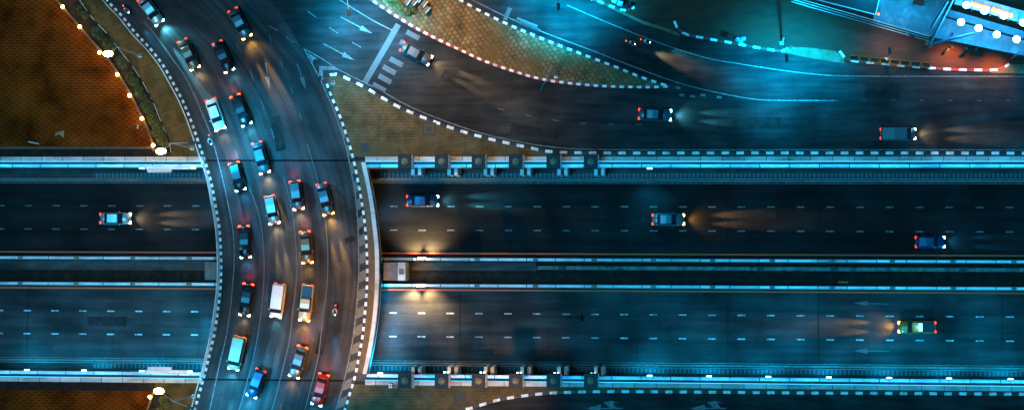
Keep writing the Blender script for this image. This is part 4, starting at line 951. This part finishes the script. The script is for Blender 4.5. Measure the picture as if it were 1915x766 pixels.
# ---------------------------------------------------------------- vehicles
def ring(x, hw, zb, zt, top=.86, n=0): return [(x, -hw*.92, zb), (x, -hw, zb+.12), (x, -hw, zb+(zt-zb)*.62), (x, -hw*top, zt), (x, 0, zt+.03), (x, hw*top, zt), (x, hw, zb+(zt-zb)*.62), (x, hw, zb+.12), (x, hw*.92, zb)]
def gring(x, w0, w1, z0, z1): return [(x[0], -w0, z0), (x[1], -w1, z1), (x[1], w1, z1), (x[0], w0, z0)]
SPEC = {
 'sedan':  dict(L=4.6, W=1.8, body=[(-2.3,.70,.38,.80),(-2.2,.82,.28,.93),(-1.6,.90,.22,.98),(-.5,.90,.22,.93),(.8,.90,.22,.93),(1.6,.88,.22,.86),(2.15,.80,.26,.74),(2.3,.66,.36,.60)], cab=((-1.75,-1.05),(1.15,.35),.93,1.42), roof=(-1.05,.38,.60), wb=(-1.38,1.42)),
 'hatch':  dict(L=4.1, W=1.72, body=[(-2.05,.74,.36,.95),(-1.95,.82,.28,1.0),(-1.2,.86,.22,.98),(.8,.86,.22,.96),(1.4,.84,.22,.90),(1.95,.76,.28,.76),(2.05,.64,.36,.62)], cab=((-2.0,-1.6),(1.05,.35),.96,1.50), roof=(-1.6,.38,.60), wb=(-1.25,1.28)),
 'pickup': dict(L=5.2, W=1.86, body=[(-2.6,.84,.5,.98),(-2.5,.90,.42,1.05),(-.7,.92,.36,1.05),(.9,.92,.36,1.04),(1.9,.90,.38,1.02),(2.45,.84,.42,.92),(2.6,.70,.5,.75)], cab=((-.75,-.5),(1.35,.65),1.04,1.72), roof=(-.5,.68,.66), wb=(-1.55,1.6)),
 'van':    dict(L=4.9, W=1.9, body=[(-2.45,.86,.4,1.15),(-2.35,.92,.3,1.2),(-.5,.95,.28,1.2),(1.2,.95,.28,1.15),(2.0,.90,.3,.98),(2.4,.80,.38,.8)], cab=((-2.38,-2.2),(1.75,1.0),1.17,1.88), roof=(-2.2,1.05,.78), wb=(-1.5,1.5)),
}
vm = {}
def vparts(kind):
    if kind in vm: return vm[kind]
    s = SPEC[kind]; r = {}
    mb = MB(); mb.loft([ring(*q) for q in s['body']]); me = mb.mesh('body', CP['white'], True)
    r['body'] = me
    (xb0, xb1), (xf0, xf1), z0, z1 = s['cab']; rw_ = s['roof'][2]; W2 = s['W']/2
    mb = MB(); mb.loft([[(xb0, -W2*.86, z0-.02), (xb1, -rw_, z1), (xb1, rw_, z1), (xb0, W2*.86, z0-.02)], [(xf0, -W2*.86, z0-.02), (xf1, -rw_, z1), (xf1, rw_, z1), (xf0, W2*.86, z0-.02)]]); r['windows'] = mb.mesh('windows', GLS)
    x0, x1, hw = s['roof']; mb = MB(); mb.loft([[(x0-.12, -hw-.03, z1-.04), (x0, -hw, z1+.05), (x0, hw, z1+.05), (x0-.12, hw+.03, z1-.04)], [((x0+x1)/2, -hw-.05, z1-.03), ((x0+x1)/2, -hw, z1+.09), ((x0+x1)/2, hw, z1+.09), ((x0+x1)/2, hw+.05, z1-.03)], [(x1+.12, -hw-.03, z1-.04), (x1, -hw, z1+.05), (x1, hw, z1+.05), (x1+.12, hw+.03, z1-.04)]]); r['roof'] = mb.mesh('roof', CP['white'])
    mb = MB(); mb.tube((0, -.11, 0), (0, .11, 0), .33, seg=18); r['wheel'] = mb.mesh('wheel', TYRE)
    mb = MB(); mb.tube((0, -.12, 0), (0, .12, 0), .2, seg=10); r['rim'] = mb.mesh('rim', RIM)
    mb = MB(); mb.box((0, 0, 0), (.30, .40, .17), bev=.04); r['lamp'] = mb.mesh('lamp', E_WH)
    mb = MB(); mb.box((0, 0, 0), (.12, .2, .14), bev=.03); r['mirror'] = mb.mesh('mirror', CP['white'])
    if kind == 'pickup':
        mb = MB(); mb.box((-1.62, 0, 1.02), (1.7, 1.5, .14)); r['cargo_bed'] = mb.mesh('cargo_bed', BK)
    vm[kind] = r; return r
def part(name, me, par, mat=None, loc=(0, 0, 0)):
    o = link(name, me, par, loc)
    if mat: o.material_slots[0].link = 'OBJECT'; o.material_slots[0].material = mat
    return o
HB = {'c': (E_CY, (.12,.7,1)), 'w': (E_WH, WRM), 'y': (E_YL, (1, .5, .06)), 'b': (E_CY, (.05, .45, 1))}
CARN = {'sedan': 'car', 'hatch': 'hatchback', 'pickup': 'pickup_truck', 'van': 'van'}
CARC = {'sedan': 'car', 'hatch': 'hatchback', 'pickup': 'pickup truck', 'van': 'van'}
def vehicle(kind, px, py, qx, qy, z, colr, hc, label, beam=1.0, brake=False, group='vehicles crossing the curved bridge', ext=None):
    a = P(px, py, z+1); b = P(qx, qy, z+1); rz = math.atan2(b.y-a.y, b.x-a.x); s = SPEC[kind]; m = vparts(kind)
    t = thing(CARN[kind], label, CARC[kind], (a.x, a.y, z+.014), rz, group)
    pm = CP[colr]; bd = part('body', m['body'], t, pm); part('windows', m['windows'], t); part('roof', m['roof'], t, pm)
    if 'cargo_bed' in m: part('cargo_bed', m['cargo_bed'], t)
    for x in s['wb']:
        for y in (-1, 1):
            w = part('wheel', m['wheel'], t, None, (x, y*(s['W']/2-.12), .33)); part('rim', m['rim'], w)
    fx_ = s['body'][-1][0]-.10; zl = (s['body'][-1][3]+s['body'][-1][2])/2+.14; rxx = s['body'][0][0]+.04
    em, lc = HB[hc]
    for y in (-.62, .62):
        part('headlight', m['lamp'], t, em, (fx_, y, zl)); part('tail_light', m['lamp'], t, E_RD if brake else E_RDD, (rxx, y, zl+.2)); part('mirror', m['mirror'], t, pm, (s['cab'][1][1]+.35, y/.62*(s['W']/2+.08), s['cab'][2]+.05))
        R3 = Matrix.Rotation(rz, 3, 'Z'); p = Vector((a.x, a.y, z)) + R3 @ Vector((fx_+.35, y, .68)); tg = Vector((a.x, a.y, z)) + R3 @ Vector((fx_+9, y*1.1, 0))
        spot(p, tg, 16000*beam, lc, 12, 1, .12, name='headlight_beam')
        if y > 0: spot(Vector((a.x, a.y, z)) + R3 @ Vector((fx_+.4, 0, .75)), Vector((a.x, a.y, z)) + R3 @ Vector((fx_+3.2, 0, 0)), 520*beam, lc, 110, 1, .3, name='headlight_beam')
    if brake:
        spot(Vector((a.x, a.y, z)) + R3 @ Vector((rxx-.35, 0, .9)), Vector((a.x, a.y, z)) + R3 @ Vector((rxx-1.9, 0, 0)), 350, RED, 110, 1, .3, name='brake_glow')
    if ext == 'bluebar':
        mb = MB(); mb.box((-.4, 0, s['cab'][3]+.18), (.5, 1.1, .14), bev=.03); build(mb, 'light_bar', E_BL, t); point(Vector((a.x, a.y, z+2.4)), 90, (.05, .4, 1), .2)
    return t
V_ = vehicle
V_('sedan', 281, 20, 300, 46, 0, 'silver', 'c', 'silver car with white headlights nearest the top edge', 8)
V_('sedan', 352, 102, 366, 132, 0, 'bronze', 'w', 'bronze-roofed car second from the top in the left lane', 1.2)
V_('sedan', 417, 106, 430, 136, 0, 'black', 'c', 'black car beside the bronze car near the top', 1.0)
V_('sedan', 402, 214, 412, 244, 0, 'white', 'w', 'white car in the left lane beside the black braking car', 1.6)
V_('sedan', 450, 206, 464, 240, 0, 'black', 'c', 'black car with bright red tail lights below the white car', 1.6, True)
V_('hatch', 443, 330, 452, 366, 0, 'black', 'b', 'black hatchback braking level with the upper underpass wall', 1.5, True)
V_('sedan', 487, 295, 498, 335, 0, 'teal', 'w', 'teal car in the second lane level with the upper underpass wall', 2.0)
V_('hatch', 508, 392, 514, 425, 0, 'silver', 'w', 'silver hatchback in the second lane over the upper underpass road', 1.5)
V_('sedan', 457, 452, 459, 490, 0, 'black', 'b', 'black car in the left lane over the upper underpass road', 1.4, True)
V_('hatch', 554, 365, 559, 400, 0, 'grey', 'w', 'grey hatchback in the third lane over the upper underpass road', 1.6, True)
V_('sedan', 572, 462, 575, 500, 0, 'bronze', 'y', 'bronze car in the third lane level with the median', 1.3, True)
V_('sedan', 607, 372, 616, 410, 0, 'grey', 'y', 'grey car with amber beams in the fourth lane', 2.8)
V_('sedan', 460, 560, 456, 590, 0, 'black', 'w', 'black car in the left lane between the median and the beige van', 1.0, True)
V_('van', 519, 562, 514, 600, 0, 'white', 'c', 'white van in the second lane over the lower underpass road', 1.5)
V_('pickup', 572, 566, 568, 600, 0, 'beige', 'y', 'beige pickup truck in the third lane over the lower underpass road', 1.7)
V_('van', 442, 660, 433, 700, 0, 'beige', 'c', 'beige van in the left lane level with the lower underpass wall', 2.6)
V_('sedan', 557, 676, 545, 715, 0, 'grey', 'y', 'grey braking car in the third lane level with the lower pylons', 1.3, True)
V_('hatch', 478, 716, 466, 748, 0, 'blue', 'b', 'blue hatchback in the second lane near the bottom edge', 1.8)
V_('sedan', 598, 728, 590, 758, 0, 'red', 'c', 'red car in the fourth lane near the bottom edge', 1.0, True)
V_('sedan', 448, 44, 466, 78, 0, 'grey', 'y', 'grey car with amber beams right of the black car near the top', 3.4)
NG = 'vehicles on the north roads'
V_('sedan', 778, 100, 820, 122, 0, 'grey', 'w', 'grey car on the slip road below the leaf-shaped island', 2.0, group=NG)
V_('sedan', 1225, 214, 1300, 217, 0, 'teal', 'c', 'teal car on the north road below the island tip', 3.4, group=NG)
V_('van', 1680, 250, 1760, 250, 0, 'grey', 'w', 'grey van on the north road near the right edge', 2.0, group=NG)
UG = 'vehicles in the underpass'
V_('sedan', 215, 408, 290, 408, ZT, 'silver', 'w', 'silver car on the upper underpass road left of the bridge', 3.0, group=UG)
V_('sedan', 790, 375, 880, 375, ZT, 'blue', 'c', 'blue car on the upper underpass road just right of the bridge', 3.0, group=UG)
V_('sedan', 1250, 410, 1330, 410, ZT, 'grey', 'y', 'grey car with amber beams mid upper underpass road', 3.4, group=UG)
V_('hatch', 1740, 452, 1810, 452, ZT, 'blue', 'b', 'blue hatchback on the upper underpass road near the right edge', 1.6, group=UG)
V_('pickup', 1715, 611, 1600, 611, ZT, 'orange', 'y', 'pickup truck with blue roof light bar heading left on the lower underpass road', 2.6, group=UG, ext='bluebar')

# motorcycles
mm = {}
def moto_meshes():
    if mm: return mm
    mb = MB(); mb.tube((0, -.06, 0), (0, .06, 0), .29, seg=16); mm['wheel'] = mb.mesh('wheel', TYRE)
    mb = MB(); mb.loft([[(-.7, -.05, .62), (-.7, .05, .62), (-.7, .04, .5), (-.7, -.04, .5)], [(-.3, -.15, .74), (-.3, .15, .74), (-.3, .13, .42), (-.3, -.13, .42)], [(.1, -.14, .72), (.1, .14, .72), (.1, .14, .35), (.1, -.14, .35)], [(.3, -.12, .62), (.3, .12, .62), (.35, .1, .35), (.35, -.1, .35)], [(.55, -.12, 1.0), (.55, .12, 1.0), (.62, .12, .6), (.62, -.12, .6)]]); mm['body'] = mb.mesh('body', CP['black'])
    mb = MB(); mb.box((-.28, 0, .79), (.72, .26, .1), bev=.04); mm['seat'] = mb.mesh('seat', BK)
    mb = MB(); mb.tube((.5, -.34, 1.06), (.5, .34, 1.06), .025, seg=6); mb.tube((.5, 0, 1.0), (.62, 0, .3), .04, seg=6); mb.tube((.5, -.3, 1.06), (.45, -.38, 1.25), .012, seg=5); mb.tube((.5, .3, 1.06), (.45, .38, 1.25), .012, seg=5); mm['handlebar'] = mb.mesh('handlebar', GALV)
    mb = MB(); mb.ball((0, 0, 0), .09, (.7, 1, 1)); mm['lamp'] = mb.mesh('lamp', E_WH)
    return mm
def moto(px, py, qx, qy, z, colr, label, hc=None, rider=None, rlabel=None, group=None, beam=1.0):
    g = moto_meshes(); a = P(px, py, z+.8); b = P(qx, qy, z+.8); rz = math.atan2(b.y-a.y, b.x-a.x); R3 = Matrix.Rotation(rz, 3, 'Z')
    t = thing('motorcycle', label, 'motorcycle', (a.x, a.y, z+.014), rz, group)
    part('body', g['body'], t, CP[colr]); part('seat', g['seat'], t); part('handlebar', g['handlebar'], t)
    for x in (-.6, .65): part('wheel', g['wheel'], t, None, (x, 0, .29))
    part('headlight', g['lamp'], t, HB[hc][0] if hc else GALV, (.64, 0, .92)); part('tail_light', g['lamp'], t, E_RD if hc else CP['red'], (-.76, 0, .68))
    if hc: spot(Vector((a.x, a.y, z)) + R3 @ Vector((.95, 0, .9)), Vector((a.x, a.y, z)) + R3 @ Vector((7.5, 0, 0)), 7000*beam, HB[hc][1], 22, 1, .05, name='headlight_beam')
    if rider: person((a.x + (R3 @ Vector((-.25, 0, 0))).x, a.y + (R3 @ Vector((-.25, 0, 0))).y, z+.014), rz, rider, rlabel, 'ride', CP['white'] if rider != 'white' else BK)
    return t
moto(236, 18, 256, 42, 0, 'blue', 'blue motorcycle hugging the left kerb near the top', 'b', 'grey', 'rider in grey on the blue motorcycle near the top', beam=2)
moto(393, 262, 404, 298, 0, 'black', 'black motorcycle by the left kerb above the underpass corner', 'b', 'blue', 'rider in pale blue by the left kerb above the underpass corner', beam=2)
moto(627, 580, 625, 640, 0, 'blue', 'blue motorcycle alone in the fourth lane of the bridge', 'b', 'white', 'rider in white alone in the fourth lane of the bridge', beam=2.5)
moto(1180, 80, 1240, 104, 0, 'red', 'red motorcycle on the upper road above the leaf-shaped island', 'w', 'grey', 'rider in grey on the upper road', beam=3)
moto(1208, 77, 1250, 92, 0, 'black', 'black motorcycle nearer the edge line on the upper road', 'c', 'blue', 'rider in pale blue nearer the edge line on the upper road', beam=1.5)
PG = 'motorcycles parked on the forecourt'
moto(1774, 92, 1784, 82, .05, 'black', 'parked black motorcycle, leftmost of three below the gantry', group=PG)
moto(1802, 96, 1812, 86, .05, 'blue', 'parked blue motorcycle, middle of three below the gantry', group=PG)
moto(1831, 97, 1820, 87, .05, 'grey', 'parked grey motorcycle, rightmost of three below the gantry', group=PG)
moto(1703, 66, 1690, 62, .05, 'black', 'parked black motorcycle beside the rail fence', group=PG)
# cardboard litter and a pipe on the plaza
c = P(114, 250, .12); mb = MB(); mb.prism([(-.9, -.3), (-.2, -.1), (.4, -.6), (.5, .5), (.0, .3), (-.7, .2)], .0, .12); o = build(mb, 'cardboard_sheet', M('cardboard', (.32, .19, .09), .9)); o.location = (c.x, c.y, .121); tag(o, 'crumpled cardboard sheet on the upper plaza', 'cardboard')
a = P(53, 265, .12); b = P(73, 269, .12); mb = MB(); mb.tube((a.x, a.y, .2), (b.x, b.y, .2), .07, seg=8); o = build(mb, 'pipe', CONW); recenter(o); tag(o, 'short pale pipe lying near the bottom wall of the plaza', 'pipe')
